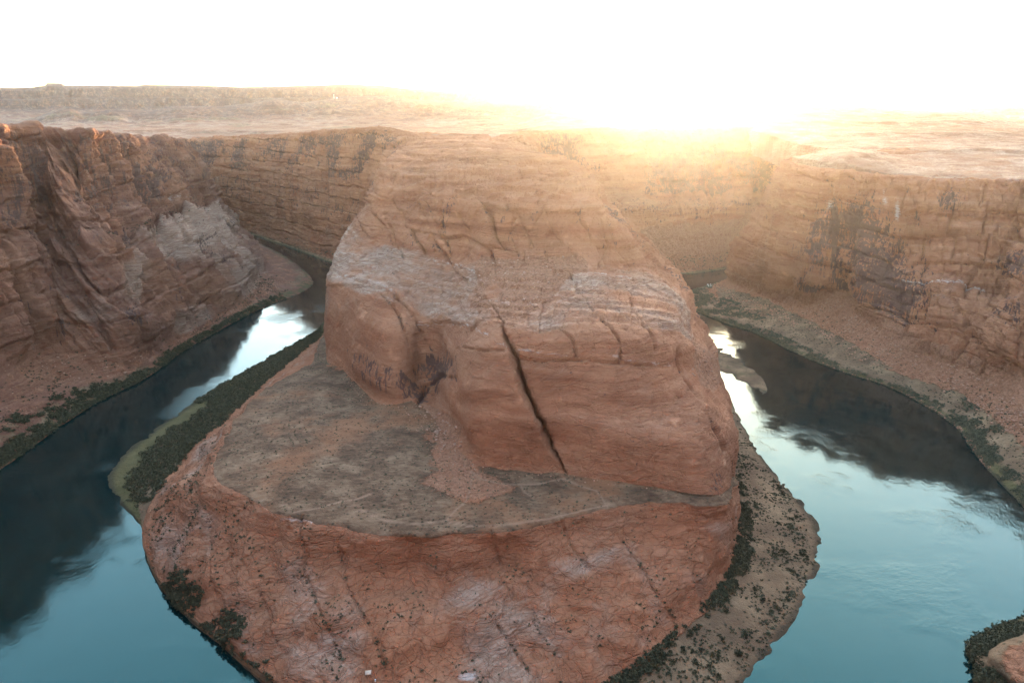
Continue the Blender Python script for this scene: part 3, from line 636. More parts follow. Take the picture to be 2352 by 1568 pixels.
for nm,mat,sl,lb in (('L',M_brown,slice(0,mL+1),'left'),('R',M_rock,slice(mL,None),'right')):
    tag(part_grid('riverbank',Yo,0,r2,mat,MAo,MBo,MCo,flipO,sl),'scrubby river bank below the %s canyon wall'%lb,kind='structure')
    tag(part_grid('canyon_wall',Yo,r2,Yo.shape[1]-1,mat,MAo,MBo,MCo,flipO,sl),'%s canyon wall of sandstone dropping to the river'%lb,kind='structure')
OY=Yo; OU=U; OV=Vr; Opx,Opy,_=proj(OY)
print('walls',OY.shape,round(time.time()-T0,1))

# ================================================================= PLATEAU, HILLS
def bpx(b):    # survey column of a bearing at eye level
    return CX+F*np.tan(b)/cp
def pxb(x): return np.arctan((x-CX)*cp/F)
hillA=[(-900,280),(0,284),(60,276),(89,267),(137,254),(161,251),(191,260),(273,254),(342,257),(410,246),(512,246),(580,239),(632,230),(700,237),(771,228),(830,224),(880,222),(950,231),(1050,239),(1120,232),(1180,240),(1250,236),(1300,227),(1340,225),(1380,232),(1450,231),(1520,236),(1600,240),(1800,262),(2600,275)]
hillB=[(-900,400),(1150,300),(1238,270),(1256,265),(1430,261),(1560,252),(1700,242),(1760,239),(1859,239),(1951,246),(2042,253),(2115,259),(2211,259),(2262,266),(2299,273),(2352,279),(2600,284),(3300,290)]
def up(y,d): return CAMZ+(262-y)/F*d*cp*cp   # height of a level-sight reading at distance d
def base_z(x,y):
    d=np.hypot(x,y); b=np.arctan2(x,y); bx=bpx(np.clip(b,-1.2,1.2))
    ld=np.log(np.maximum(d,50))
    zc=np.interp(ld,np.log([50,900,1500,3000,5000,8000,30000]),[296,268,250,254,258,268,330])
    zr=np.interp(ld,np.log([50,600,950,1300,2000,3000,6000,30000]),[296,270,222,224,252,262,262,300])
    zl=np.interp(ld,np.log([50,900,1200,1800,3000,5000,8000,30000]),[296,286,266,246,248,250,258,330])
    w=sstep(1250,1900,bx); wl=sstep(500,100,bx)
    return zc*(1-w)*(1-wl)+zr*w+zl*wl
# correction so the sheet meets the surveyed rims
rims=np.concatenate([P[:6,14],P[23:,14],O[:,9],P[6:8,15],P[21:23,15]],0); 
def plateau_z(x,y,detail=True):
    z=base_z(x,y); num=0*x; den=0*x+1/420.**2.5
    rb=base_z(rims[:,0],rims[:,1])
    for r,b0 in zip(rims,rb):
        w=1/(((x-r[0])**2+(y-r[1])**2+30**2)**1.25)
        num=num+w*(r[2]-2.2-b0); den=den+w
    z=z+num/den
    d=np.hypot(x,y); b=np.arctan2(x,y); bx=bpx(np.clip(b,-1.2,1.2))
    p=np.stack([x,y,0*x],-1)
    n1=fbm(p,900,5,101); n2=fbm(p,260,5,102); n3=fbm(p,60,4,103)
    z=z+24*np.exp(-((bx-1945)/120)**2-((d-1290)/150)**2)
    rimf=sstep(900,2600,d)
    z=z+n2*(2.5+9*rimf)+n3*(1.6+1.6*rimf)+n1*12*rimf
    # brown hills in the middle distance and the long rise on the right
    for H,dc,w0,w1,na,lo in ((hillA,4900,1700,2200,62,235),(hillB,3050,1500,1500,7,235)):
        hz=up(np.interp(bx,[h[0] for h in H],[h[1] for h in H]),dc)
        t=np.where(d<dc,(dc-d)/w0,(d-dc)/w1); s=1-sstep(0,1,t)
        if H is hillA: s=s**1.3
        z0_=z.copy(); cand=z0_+(hz-z0_)*s+(np.abs(n2)*2-.85)*na*s*sstep(0,.2,t)+n3*3*s
        z=np.maximum(z,cand)
    # bedding steps
    st=z+2.5*n3
    z=z+ (ledge(st/5.)*2.6+ledge(st/2.1+5)*1.0)*sstep(400,1200,d)
    return z,n1,n2,n3
angs=np.concatenate([np.linspace(-math.pi,-.78,60,endpoint=False),np.linspace(-.78,.78,1300,endpoint=False),np.linspace(.78,math.pi,61)])
rad=np.concatenate([np.arange(10,600,14.),np.exp(np.linspace(math.log(600),math.log(2600),250,endpoint=False)),np.exp(np.linspace(math.log(2600),math.log(6500),210,endpoint=False)),np.exp(np.linspace(math.log(6500),math.log(13500),30))])
A_,R_=np.meshgrid(angs,rad,indexing='ij')
x=R_*np.sin(A_); y=R_*np.cos(A_)
z,n1,n2,n3=plateau_z(x,y)
G=np.stack([x,y,z],-1)
# canyon outline: inside it the sheet is left out
def inset(a,b,t): return (a+(b-a)*t)[:,:2]
loop=list(inset(P[:6,14],P[:6,15],.15))+[(P[6,15,:2]+P[7,15,:2])/2]+[(P[22,15,:2]*.6+P[21,15,:2]*.4)]+list(inset(P[23:26,14],P[23:26,15],.15))+list(inset(O[-2::-1,9],O[-2::-1,10],.15))
loop=np.array(loop)
def in_poly(x,y,L):
    ins=np.zeros(x.shape,bool)
    for i in range(len(L)):
        x0,y0=L[i]; x1,y1=L[(i+1)%len(L)]
        if y0==y1: continue
        ins^=((y0>y)!=(y1>y))&(x<(x1-x0)*(y-y0)/(y1-y0)+x0)
    return ins
ins=in_poly(x,y,loop)
anyi=ins[:-1,:-1]|ins[1:,:-1]|ins[1:,1:]|ins[:-1,1:]; alli=ins[:-1,:-1]&ins[1:,:-1]&ins[1:,1:]&ins[:-1,1:]
keep=~np.where(R_[:-1,:-1]<620,anyi,alli)
lx=np.full(x.shape,1e9)
near=R_<2700
lx[near]=pdist(x[near],y[near],list(map(tuple,loop))+[tuple(loop[0])])
G[...,2]-=3.0*np.exp(-(lx/28)**2)
# vertices inside the outline but on kept faces are tucked down under the wall tops
G[...,2]=np.where(ins,G[...,2]-55,G[...,2])-3*sstep(150,40,R_)
gz=np.zeros_like(x)
slope=fbm(np.stack([x,y,0*x],-1),420,4,111)
MAp=np.stack([gz+.42*sstep(-.1,.35,slope),gz,.55*sstep(0,.4,n2)*sstep(1500,2500,R_)],-1)
hillm=sstep(3300,4300,R_)*sstep(6600,5500,R_)*sstep(1500,1200,bpx(np.clip(A_,-1.2,1.2)))
MBp=np.stack([hillm*(.42+.35*n3)+.25*sstep(3000,5000,R_),gz+.25*sstep(.1,.5,n3),.5+.3*n1],-1)
fl=normals(G)[700,300,2]<0
tag(grid('plateau',G,M_plain,{'ma':MAp,'mb':np.clip(MBp,0,1)},keep=keep,flip=fl),'slickrock plateau and hills spreading behind the canyon',kind='structure')
print('plateau',round(time.time()-T0,1))

# ================================================================= FAR CLIFFS
def far_range(name,label,prof,dist,x0,x1,zb,ztal,step,seed,mat,nb=900):
    cols=np.linspace(x0,x1,nb); b=pxb(cols)
    top=up(np.interp(cols,[p[0] for p in prof],[p[1] for p in prof]),dist)
    rows=[]
    # offsets in distance and height fraction: foot, talus, cliff, bench, cliff, top, back
    spec=[(-900,0.0),(-500,.12),(-230,.34),(-200,.40),(-170,.62),(-110,.66),(-80,.92),(-40,1.0),(300,1.0),(1500,.9)]
    r_=[];h_=[]
    for (o0,f0),(o1,f1) in zip(spec[:-1],spec[1:]):
        for t in np.arange(14)/14: r_.append(o0+(o1-o0)*t); h_.append(f0+(f1-f0)*t)
    r_=np.array(r_); h_=np.array(h_)
    B,Rr=np.meshgrid(b,r_,indexing='ij'); Hf=np.broadcast_to(h_[None],B.shape); T=np.broadcast_to(top[:,None],B.shape)
    L=B*dist
    flute=(1-np.abs(perlin(L/420,0*L,0*L,seed))*2)*110+(1-np.abs(perlin(L/150,Hf*1.5,0*L,seed+1))*2)*40+perlin(L/40,Hf*4,0*L,seed+2)*25
    env=np.interp(Hf,[0,.1,.9,1],[.5,1,.8,.25])
    D_=dist+Rr-flute*env*sstep(320,-50,Rr)
    z=zb+(T-zb)*Hf+ledge(Hf*14)*5*sstep(.2,.4,Hf)*sstep(1.01,.9,Hf)
    G=np.stack([D_*np.sin(B),D_*np.cos(B),z],-1)
    g0=np.zeros_like(z)
    MAf=np.stack([sstep(.38,.1,Hf)*.3,g0,g0],-1); MBf=np.stack([.62*sstep(.1,.4,Hf)*np.ones_like(z),g0,g0+.45],-1)
    return tag(grid(name,G,mat,{'ma':MAf,'mb':MBf},flip=normals(G)[nb//2,60,1]>0),label,kind='structure')
verm=[(-1500,230),(-300,222),(0,214),(50,213.5),(88,212),(100,210),(118,208),(120,203.5),(155,203.5),(163,208),(190,207),(240,206.5),(325,206),(338,203.5),(420,203.5),(500,204),(560,205.5),(620,204),(700,201),(780,198),(820,197.5),(880,199),(920,204),(960,207),(990,208),(1003,211),(1060,210.5),(1110,211),(1160,214),(1200,219),(1260,224),(1300,229),(1400,246),(1500,262)]
far_range('cliffs','long pale band of cliffs along the left skyline',verm,7600,-1500,1500,240,0,0,201,M_brown)
mesaR=[(1500,280),(1700,262),(1800,243),(1850,239),(1900,237),(1945,235),(1950,231.5),(1968,231.5),(1975,235),(2024,235),(2100,237.5),(2115,239),(2150,240.5),(2174,240),(2189,243),(2240,246),(2299,248),(2400,249),(2700,252),(3600,262)]
far_range('mesa','faint low mesa on the right skyline',mesaR,9400,1500,3600,235,0,0,231,M_brown,600)

# ================================================================= WATER
mw=bpy.data.materials.new('river_water'); t=NT(mw)
P_=t.n('ShaderNodeNewGeometry').outputs['Position']
rp=t.noise(P_,.012,3,.6); rf=t.ramp(rp,.5,.66)
w1=t.noise(t.scl(t.n('ShaderNodeVectorRotate',{'Vector':P_,'Angle':.5,'Axis':(0,0,1)}).outputs[0],(.55,.2,1)),1.0,3,.6)
w2=t.noise(P_,.06,3,.5)
hh=t.m('ADD',t.m('MULTIPLY',w1,t.m('ADD',t.m('MULTIPLY',rf,.55),.07)),t.m('MULTIPLY',w2,.16))
bp=t.n('ShaderNodeBump',{'Height':hh,'Strength':.5,'Distance':1.0})
wc=t.mix(t.ramp(w2,.35,.65),(.0015,.012,.013),(.0025,.017,.018))
bs=t.n('ShaderNodeBsdfPrincipled',{'Base Color':wc,'Roughness':.05,'IOR':1.7,'Normal':bp.outputs[0],'Specular Tint':(.36,1,.93,1)})
t.out(bs.outputs[0])
me=raw_mesh('river',[(-1500,20,0),(1500,20,0),(1500,2350,0),(-1500,2350,0)],[(0,1,2,3)],mw,smooth=False)
tag(link('river',me),'calm teal river looping round the butte',kind='structure')
me=raw_mesh('riverbed',[(-1500,20,-7.5),(1500,20,-7.5),(1500,2350,-7.5),(-1500,2350,-7.5)],[(0,1,2,3)],M_rock,smooth=False)
tag(link('riverbed',me),kind='structure')
# ================================================================= PLANTS, BOULDERS, SMALL THINGS
def leaf_mat(name,c0,c1):
    m=bpy.data.materials.new(name); t=NT(m)
    P_=t.n('ShaderNodeNewGeometry').outputs['Position']
    oi=t.n('ShaderNodeObjectInfo').outputs['Random']
    n=t.noise(P_,.35,3,.6)
    c=t.mix(t.ramp(t.m('ADD',t.m('MULTIPLY',n,.8),t.m('MULTIPLY',oi,.2)),.35,.75),c0,c1)
    t.out(t.n('ShaderNodeBsdfPrincipled',{'Base Color':c,'Roughness':.85,'Specular IOR Level':.2}).outputs[0]); return m
M_bush=leaf_mat('scrub_leaves',(.04,.042,.024),(.115,.108,.06))
M_grey=leaf_mat('sage_leaves',(.055,.062,.038),(.16,.155,.10))
def bush_geo(n,seed,flat=.62,leaf=.26):
    """leaf clumps spread through an uneven low dome; unit radius"""
    r=np.random.RandomState(seed)
    lob=r.normal(size=(5,3))*[.45,.45,.2]; lob[:,2]=np.abs(lob[:,2])+.25
    c=lob[r.randint(0,5,n)]+r.normal(size=(n,3))*.27; c[:,2]=np.abs(c[:,2])*flat*1.3
    a=r.normal(size=(n,3)); a/=np.linalg.norm(a,axis=1)[:,None]
    b=np.cross(a,r.normal(size=(n,3))); b/=np.linalg.norm(b,axis=1)[:,None]
    s=leaf*r.uniform(.6,1.4,(n,1))
    q=np.stack([c-a*s-b*s*.6,c+a*s-b*s*.6,c+a*s+b*s*.6,c-a*s+b*s*.6],1)
    return q.reshape(-1,3)
def area_w(Xg):
    du=np.linalg.norm(np.gradient(Xg[...,:2],axis=0),axis=-1); dv=np.linalg.norm(np.gradient(Xg[...,:2],axis=1),axis=-1)
    return du*dv
PA=area_w(PY); OA=area_w(OY)
def choose(Xg,A,mask,n,seed):
    r=np.random.RandomState(seed); w=(A*np.clip(mask,0,None)).ravel(); w/=w.sum()
    return r.choice(len(w),n,p=w)
def merged(name,parts,mat,label,seed,quads=60,leaf=.2):
    """one object for growth nobody could count"""
    r=np.random.RandomState(seed); protos=[bush_geo(quads,seed*10+k,leaf=leaf) for k in range(6)]
    vs_=[]
    for pts,lo,hi in parts:
        for p in pts:
            s=r.uniform(lo,hi); a=r.uniform(0,6.283); ca,sa=math.cos(a),math.sin(a)
            g=protos[r.randint(6)]*s
            vs_.append(np.stack([g[:,0]*ca-g[:,1]*sa+p[0],g[:,0]*sa+g[:,1]*ca+p[1],g[:,2]*r.uniform(.8,1.2)+p[2]-.1*s],1))
    v=np.concatenate(vs_); q=np.arange(len(v)).reshape(-1,4)
    return tag(link(name,raw_mesh(name,v,q,mat,smooth=False)),label,kind='stuff')
def pts_of(Xg,A,mask,n,seed):
    i=choose(Xg,A,mask,n,seed); p=Xg.reshape(-1,3)[i].copy(); r=np.random.RandomState(seed+1)
    p[:,:2]+=r.uniform(-.7,.7,(n,2)); return p
pn=fbm(PY,22,4,301); on=fbm(OY,24,4,302); on2=fbm(OY,60,3,303)
band=lambda V_,a,b,s=.05: sstep(a-s,a+s,V_)*sstep(b+s,b-s,V_)
ub=lambda U_,a,b,s=.3: sstep(a-s,a+s,U_)*sstep(b+s,b-s,U_)
# dense belts of tamarisk
th=ub(PU,7.8,11.6,.2)*band(PV,1.02,1.93)*np.where(PU<10,1,sstep(1.25,1.5,PV+.12*pn))
th_l=ub(OU,5.6,11.5)*band(OV,.06,1.1)*sstep(-.45,-.1,on)+ub(OU,7.5,11.5)*band(OV,1.0,1.7)*sstep(.05,.3,on)*.5
th_f=ub(PU,13.3,18.6,.2)*band(PV,1.80,2.03,.03)*sstep(-.3,.1,pn)+ub(PU,13.2,14.2,.3)*band(PV,1.1,2.6,.1)*sstep(-.1,.3,pn)
th_b=ub(OU,16.6,19.6,.2)*band(OV,.02,1.3)*sstep(-.5,0,on)
merged('thicket',[(pts_of(PY,PA,th,3600,11),1.7,3.2)],M_bush,'dense dark tamarisk thicket on the left bank of the butte',11)
merged('thicket',[(pts_of(OY,OA,th_l,2600,12),1.7,3.4)],M_bush,'dark brush lining the river under the left canyon wall',12)
merged('thicket',[(pts_of(PY,PA,th_f,1500,13),1.0,2.6)],M_bush,'dark brush hugging the foot of the rock apron',13)
merged('thicket',[(pts_of(OY,OA,th_b,1500,14),1.1,2.4)],M_bush,'dark brush covering the bank in the lower right corner',14)
th_r=ub(OU,20.5,29.8,.3)*band(OV,.06,1.0)*sstep(-.35,.1,on)+ub(OU,27.3,29.8,.2)*band(OV,.2,2.0)*sstep(-.2,.2,on)*.8+ub(OU,20.5,24,.2)*band(OV,.5,1.8)*sstep(0,.3,on)*.6
merged('scrub',[(pts_of(OY,OA,th_r,4200,15),1.1,2.3)],M_grey,'grey green scrub along the bank below the right canyon wall',15)
sc_l=ub(OU,5,11.5)*band(OV,1.0,3.1,.2)*sstep(-.2,.2,on)+ub(OU,5,9)*band(OV,5.0,6.1,.1)*sstep(0,.3,on)*.8
sc_r=ub(OU,20.5,29.5)*band(OV,1.0,2.7,.2)
merged('scrub',[(pts_of(OY,OA,sc_l,1500,16),.6,1.5),(pts_of(OY,OA,sc_r,1700,17),.5,1.1)],M_bush,'small scattered bushes on the talus slopes across the river',16,quads=18,leaf=.36)
ap_m=ub(PU,10.5,18,.3)*band(PV,2.05,4.9,.1)*sstep(.0,.35,pn)+ub(PU,11.6,13.4,.2)*band(PV,2.3,4.3,.3)*1.4*sstep(-.2,.2,pn)
te_m=ub(PU,8,18,.3)*band(PV,5.05,6.97,.03)*(.35+1.2*np.clip(MA[...,2],0,1))
be_m=ub(PU,15,19.2,.3)*band(PV,1.1,1.95,.05)*sstep(-.35,.2,pn)
fa_m=(ub(PU,3,6.5)+ub(PU,22.5,26))*band(PV,1.05,3.2,.3)
merged('scrub',[(pts_of(PY,PA,ap_m,1500,18),.35,.95),(pts_of(PY,PA,te_m,1800,19),.3,.8),(pts_of(PY,PA,be_m,2300,20),.4,1.1),(pts_of(PY,PA,fa_m,900,21),1,2)],M_bush,'low desert scrub dotted over the terrace, apron and sand bank',18,quads=14,leaf=.4)
# single bushes one can pick out
protos=[]
for k in range(6):
    v=bush_geo(170,500+k,leaf=.13); protos.append(raw_mesh('bush',v,np.arange(len(v)).reshape(-1,4),M_bush if k%3 else M_grey,smooth=False))
def bushes(pts,lo,hi,label,group,seed):
    r=np.random.RandomState(seed)
    for p in pts:
        o=bpy.data.objects.new('desert_bush',protos[r.randint(6)]); s=r.uniform(lo,hi)
        o.location=(p[0],p[1],p[2]-.08*s); o.scale=(s,s*r.uniform(.8,1.2),s*r.uniform(.8,1.1)); o.rotation_euler=(0,0,r.uniform(0,6.28)); COL.objects.link(o)
        tag(o,label,'bush',group)
be2=ub(PU,16.3,19.0,.2)*band(PV,1.15,1.95,.05)*sstep(-.15,.35,pn)
bushes(pts_of(PY,PA,be2,150,31),1.1,2.5,'dark desert bush dotted on the sandy bank curving round the right side of the butte','bushes on the sandy right bank',31)
ppx_,ppy_=Ppx,Ppy
vis_ap=(PV>2.0)&(PV<5.0)&(PU>11)&(PU<18.5)
idx=np.nonzero(vis_ap.ravel())[0]; fx=ppx_.ravel()[idx]; fy=ppy_.ravel()[idx]; FP=PY.reshape(-1,3)[idx]; FD=np.linalg.norm(FP-[0,0,CAMZ],axis=1)
def pick(qx,qy,fx=fx,fy=fy,FP=FP,FD=FD,rad=3.0):
    d=np.hypot(fx-qx,fy-qy); c=np.nonzero(d<rad)[0]
    if len(c)==0: return FP[int(np.argmin(d))]
    return FP[c[int(np.argmin(FD[c]+d[c]*.5))]]
jp=[]; r=np.random.RandomState(5)
for pts,n in (([(700,1320),(735,1400),(770,1475),(790,1530)],16),([(775,1255),(800,1350),(850,1440),(885,1530)],24),([(1425,1235),(1480,1310),(1550,1420)],18),([(1140,1430),(1215,1540)],12),([(1220,1420),(1275,1500)],8),
   ([(375,1250),(374,1340)],7),([(540,1180),(590,1300),(640,1400)],16),([(480,1230),(500,1340),(560,1440)],14)):
    a=np.array(pts,float); L=np.concatenate([[0],np.cumsum(np.hypot(*np.diff(a,axis=0).T))])
    for s in np.sort(r.uniform(0,L[-1],n)):
        jp.append(pick(np.interp(s,L,a[:,0])+r.normal()*1.2,np.interp(s,L,a[:,1])))
bushes(jp,.55,1.15,'small dark bush rooted in one of the long cracks of the pink rock apron','bushes growing in the rock cracks',32)

# boulders
M_bould=bpy.data.materials.new('boulder_stone'); t=NT(M_bould)
Pb=t.n('ShaderNodeNewGeometry').outputs['Position']; oi=t.n('ShaderNodeObjectInfo').outputs['Random']
nb_=t.noise(t.scl(Pb,(.5,.5,1.6)),1.0,4,.6)
cb=t.mix(t.ramp(nb_,.35,.65),(.26,.115,.062),(.48,.27,.18)); cb=t.mix(t.m('MULTIPLY',oi,.35),cb,(.50,.34,.26))
t.out(t.n('ShaderNodeBsdfPrincipled',{'Base Color':cb,'Roughness':.9,'Normal':t.n('ShaderNodeBump',{'Height':nb_,'Strength':.5,'Distance':.4}).outputs[0]}).outputs[0])
import bmesh
def rock_geo(seed,sub=3):
    bm=bmesh.new(); bmesh.ops.create_icosphere(bm,subdivisions=sub,radius=1.0); bm.verts.ensure_lookup_table()
    v=np.array([a.co[:] for a in bm.verts]); f=np.array([[q.index for q in p.verts] for p in bm.faces]); bm.free()
    r=np.random.RandomState(seed)
    for k in range(9):       # flat broken faces
        n=r.normal(size=3); n/=np.linalg.norm(n); d=r.uniform(.55,.85); h=v@n; v=v-np.clip(h-d,0,None)[:,None]*n
    v*=1+.10*perlin(v[:,0]*1.7+seed,v[:,1]*1.7,v[:,2]*1.7,seed%20)[:,None]
    v*=[1,r.uniform(.65,.95),r.uniform(.5,.8)]; return v,f
rp=[raw_mesh('boulder',*(lambda g:(g[0],np.zeros((0,4),int)))(rock_geo(700+k)),M_bould,smooth=False,tris=rock_geo(700+k)[1]) for k in range(6)]
vis_b=(PV>6.9)&(PV<13)&(PU>8)&(PU<20)&(PN_F>0.0) if 'PN_F' in globals() else (PV>6.3)&(PV<13)&(PU>8)&(PU<20)
idx=np.nonzero(vis_b.ravel())[0]; fx2=ppx_.ravel()[idx]; fy2=ppy_.ravel()[idx]; FP2=PY.reshape(-1,3)[idx]; FD2=np.linalg.norm(FP2-[0,0,CAMZ],axis=1)
pk2=lambda a,b: pick(a,b,fx2,fy2,FP2,FD2)
def boulder(p,s,label,group,rr):
    o=bpy.data.objects.new('boulder',rp[rr.randint(6)]); o.location=(p[0],p[1],p[2]+.25*s); o.scale=(s,)*3
    o.rotation_euler=(rr.uniform(-.3,.3),rr.uniform(-.3,.3),rr.uniform(0,6.28)); COL.objects.link(o); tag(o,label,'boulder',group)
rr=np.random.RandomState(9)
boulder(pk2(1165,700),3.6,'largest rounded boulder low on the orange debris slope of the shelf',None,rr)
boulder(pk2(1229,703),2.7,'second largest boulder on the debris slope, right of the largest',None,rr)
boulder(pk2(1004,992),2.6,'squarish brown boulder at the foot of the rockfall in the butte alcove',None,rr)
deb=(MA[...,0]>.55)&(PV>9.8)&(PV<12.2)&(PU>10)&(PU<19)
for p in pts_of(PY,PA,deb*1.0,80,41): boulder(p,float(rr.uniform(.7,1.7)),'fallen block on the orange debris slope across the butte shelf','boulders on the debris slope',rr)
for k in range(70):
    x_,y_=rr.uniform(965,1060),rr.uniform(930,1035)
    if (x_-965)*.9+930>y_+25 or (y_-930)>(x_-960)*1.6+30: continue
    boulder(pk2(x_,y_),float(rr.uniform(.7,1.7)),'broken block in the rockfall at the foot of the butte alcove','boulders of the rockfall',rr)
for k in range(26):
    boulder(pk2(rr.uniform(1590,1655),rr.uniform(800,870)),float(rr.uniform(.6,1.4)),'loose block on the debris chute at the right shoulder of the butte','boulders of the right chute',rr)
# rubble too fine to count
def rubble(name,parts,label,seed):
    r=np.random.RandomState(seed); G_=[rock_geo(800+k,1) for k in range(5)]; vs_=[];fs=[];o_=0
    for pts,lo,hi in parts:
        for p in pts:
            v,f=G_[r.randint(5)]; s=lo+(hi-lo)*r.uniform()**3; a=r.uniform(0,6.28); ca,sa=math.cos(a),math.sin(a); g=v*s
            vs_.append(np.stack([g[:,0]*ca-g[:,1]*sa+p[0],g[:,0]*sa+g[:,1]*ca+p[1],g[:,2]+p[2]+.2*s],1)); fs.append(f+o_); o_+=len(v)
    return tag(link(name,raw_mesh(name,np.concatenate(vs_),np.zeros((0,4),int),M_bould,smooth=False,tris=np.concatenate(fs))),label,kind='stuff')
tal=(MA[...,0]>.5)*1.0*(PU>7)*(PU<20.5)
tor=ub(OU,20.5,29.5)*band(OV,1.7,3.1,.1)*sstep(-.3,.2,on); tol=ub(OU,5,11.5)*band(OV,1.5,3.0,.2)*sstep(-.2,.3,on2)
rubble('rubble',[(pts_of(PY,PA,tal,2600,51),.2,1.0),(pts_of(PY,PA,ub(PU,9,18)*band(PV,6.7,7.05,.05),500,52),.2,1.0),(pts_of(OY,OA,tor,2600,53),.4,2.4),(pts_of(OY,OA,tol,900,54),.4,2.2),(pts_of(OY,OA,ub(OU,22,25.5)*band(OV,.01,.25,.02),350,55),.5,1.6)],'loose broken rock littering the slopes',51)

# sand bar reaching into the right arm of the river
n1_,n2_=90,34; top_=[(1596,778),(1622,786),(1650,798),(1690,819),(1722,842),(1748,866),(1762,884)]; bot_=[(1596,792),(1618,812),(1645,846),(1682,868),(1722,886),(1752,905),(1766,900)]
sb=np.zeros((n1_,n2_,3))
for i in range(n1_):
    s=i/(n1_-1)*6; a=Z(np.interp(s,range(7),[q[0] for q in top_]),np.interp(s,range(7),[q[1] for q in top_]),0); b=Z(np.interp(s,range(7),[q[0] for q in bot_]),np.interp(s,range(7),[q[1] for q in bot_]),0)
    for j in range(n2_):
        t_=-.15+1.3*j/(n2_-1); sb[i,j]=a+(b-a)*t_; e=1-abs(2*t_-1)**2; sb[i,j,2]=.55*e-.05
sbn=fbm(sb,16,5,401); sb[...,2]+=sbn*.75; ed=np.minimum(np.arange(n1_),n1_-1-np.arange(n1_))[:,None]; sb[...,2]-=1.0*sstep(5,0,ed)
o1=np.ones((n1_,n2_)); z1=o1*0
tag(grid('sandbar',sb,M_rock,{'ma':np.stack([z1,z1,o1],-1),'mb':np.stack([z1]*3,-1),'mc':np.stack([z1,.45*o1,sstep(.35,0,sb[...,2])],-1)},flip=normals(sb)[40,15,2]<0),'low brown sandbar in the right arm of the river',kind='structure')

# ---- small built things
def flatmat(name,c,rough=.7):
    m=bpy.data.materials.new(name); t=NT(m); P_=t.n('ShaderNodeTexCoord').outputs['Object']
    n=t.noise(P_,3.0,3,.6); t.out(t.n('ShaderNodeBsdfPrincipled',{'Base Color':t.mix(n,tuple(k*.85 for k in c),c),'Roughness':rough}).outputs[0]); return m
M_tent=flatmat('tent_canvas',(.80,.79,.76)); M_dark=flatmat('dark_opening',(.05,.05,.06)); M_wood=flatmat('weathered_wood',(.20,.10,.05)); M_roof=flatmat('tan_roof',(.62,.47,.36)); M_white=flatmat('white_paint',(.8,.82,.84),.5)
def empty(name,loc,label,cat_,rz=0,group=None):
    o=bpy.data.objects.new(name,None); o.location=loc; o.rotation_euler=(0,0,rz); COL.objects.link(o); return tag(o,label,cat_,group)
def box(x0,x1,y0,y1,z0,z1):
    return [(x0,y0,z0),(x1,y0,z0),(x1,y1,z0),(x0,y1,z0),(x0,y0,z1),(x1,y0,z1),(x1,y1,z1),(x0,y1,z1)]
BQ=[(3,2,1,0),(4,5,6,7),(0,1,5,4),(1,2,6,5),(2,3,7,6),(3,0,4,7)]
def child(name,verts,quads,mat,parent,smooth=False):
    o=link(name,raw_mesh(name,verts,quads,mat,smooth=smooth)); o.parent=parent; return o
def revolve(prof,n=20,ph=0):
    v=[(r*math.cos(6.28319*k/n+ph),r*math.sin(6.28319*k/n+ph),z) for r,z in prof for k in range(n)]
    q=[(i*n+k,i*n+(k+1)%n,(i+1)*n+(k+1)%n,(i+1)*n+k) for i in range(len(prof)-1) for k in range(n)]
    return v,q
idx=np.nonzero(((OU>27)&(OU<31)&(OV<3)).ravel())[0]; fx3=Opx.ravel()[idx]; fy3=Opy.ravel()[idx]; FP3=OY.reshape(-1,3)[idx]; FD3=np.linalg.norm(FP3-[0,0,CAMZ],axis=1)
names=['upper left','upper right','lower left','lower right']
for k,(a,b) in enumerate([(1625.5,652),(1631.5,652),(1628,655.5),(1634.5,655.5)]):
    p=pick(a,b,fx3,fy3,FP3,FD3)
    e=empty('camp_tent',p+V(0,0,.4),'tiny white camp tent on the scrubby spit, %s of the four'%names[k],'tent',.4*k,'white tents on the spit')
    child('canopy',*revolve([(1.5,-.8),(1.5,.3),(1.35,.9),(1.0,1.5),(.5,1.9),(.03,2.05)]),M_tent,e,True)
    child('door',[(1.46,-.4,0),(1.46,.4,0),(1.22,.3,1.3),(1.22,-.3,1.3),(1.56,-.4,0),(1.56,.4,0),(1.34,.3,1.3),(1.34,-.3,1.3)],BQ,M_dark,e)
pb=pick(847,1552,rad=5)
e=empty('shelter',pb+V(0,0,.1),'small tan roofed shelter among bushes at the bottom edge of the rock apron','shelter',.15)
child('roof',[(-1.6,-1.2,2.2),(1.6,-1.2,2.2),(1.6,1.2,2.75),(-1.6,1.2,2.75),(-1.6,-1.2,2.35),(1.6,-1.2,2.35),(1.6,1.2,2.9),(-1.6,1.2,2.9)],BQ,M_roof,e)
for sx in (-1.35,1.35):
    for sy,hh_ in ((-1,2.24),(1,2.68)): child('post',box(sx-.08,sx+.08,sy-.08,sy+.08,-.6,hh_),BQ,M_wood,e)
child('bench',box(-1.1,1.1,.1,.5,.4,.48),BQ,M_wood,e)
pb2=pick(861,1562,rad=5)
o=link('water_drum',raw_mesh('water_drum',*revolve([(.02,-.2),(.36,-.2),(.38,.1),(.40,.14),(.38,.18),(.38,.7),(.40,.74),(.38,.78),(.36,1.15),(.3,1.2),(.02,1.22)],16),M_white,smooth=False)); o.location=pb2; tag(o,'pale blue white drum beside the tan roofed shelter','drum')
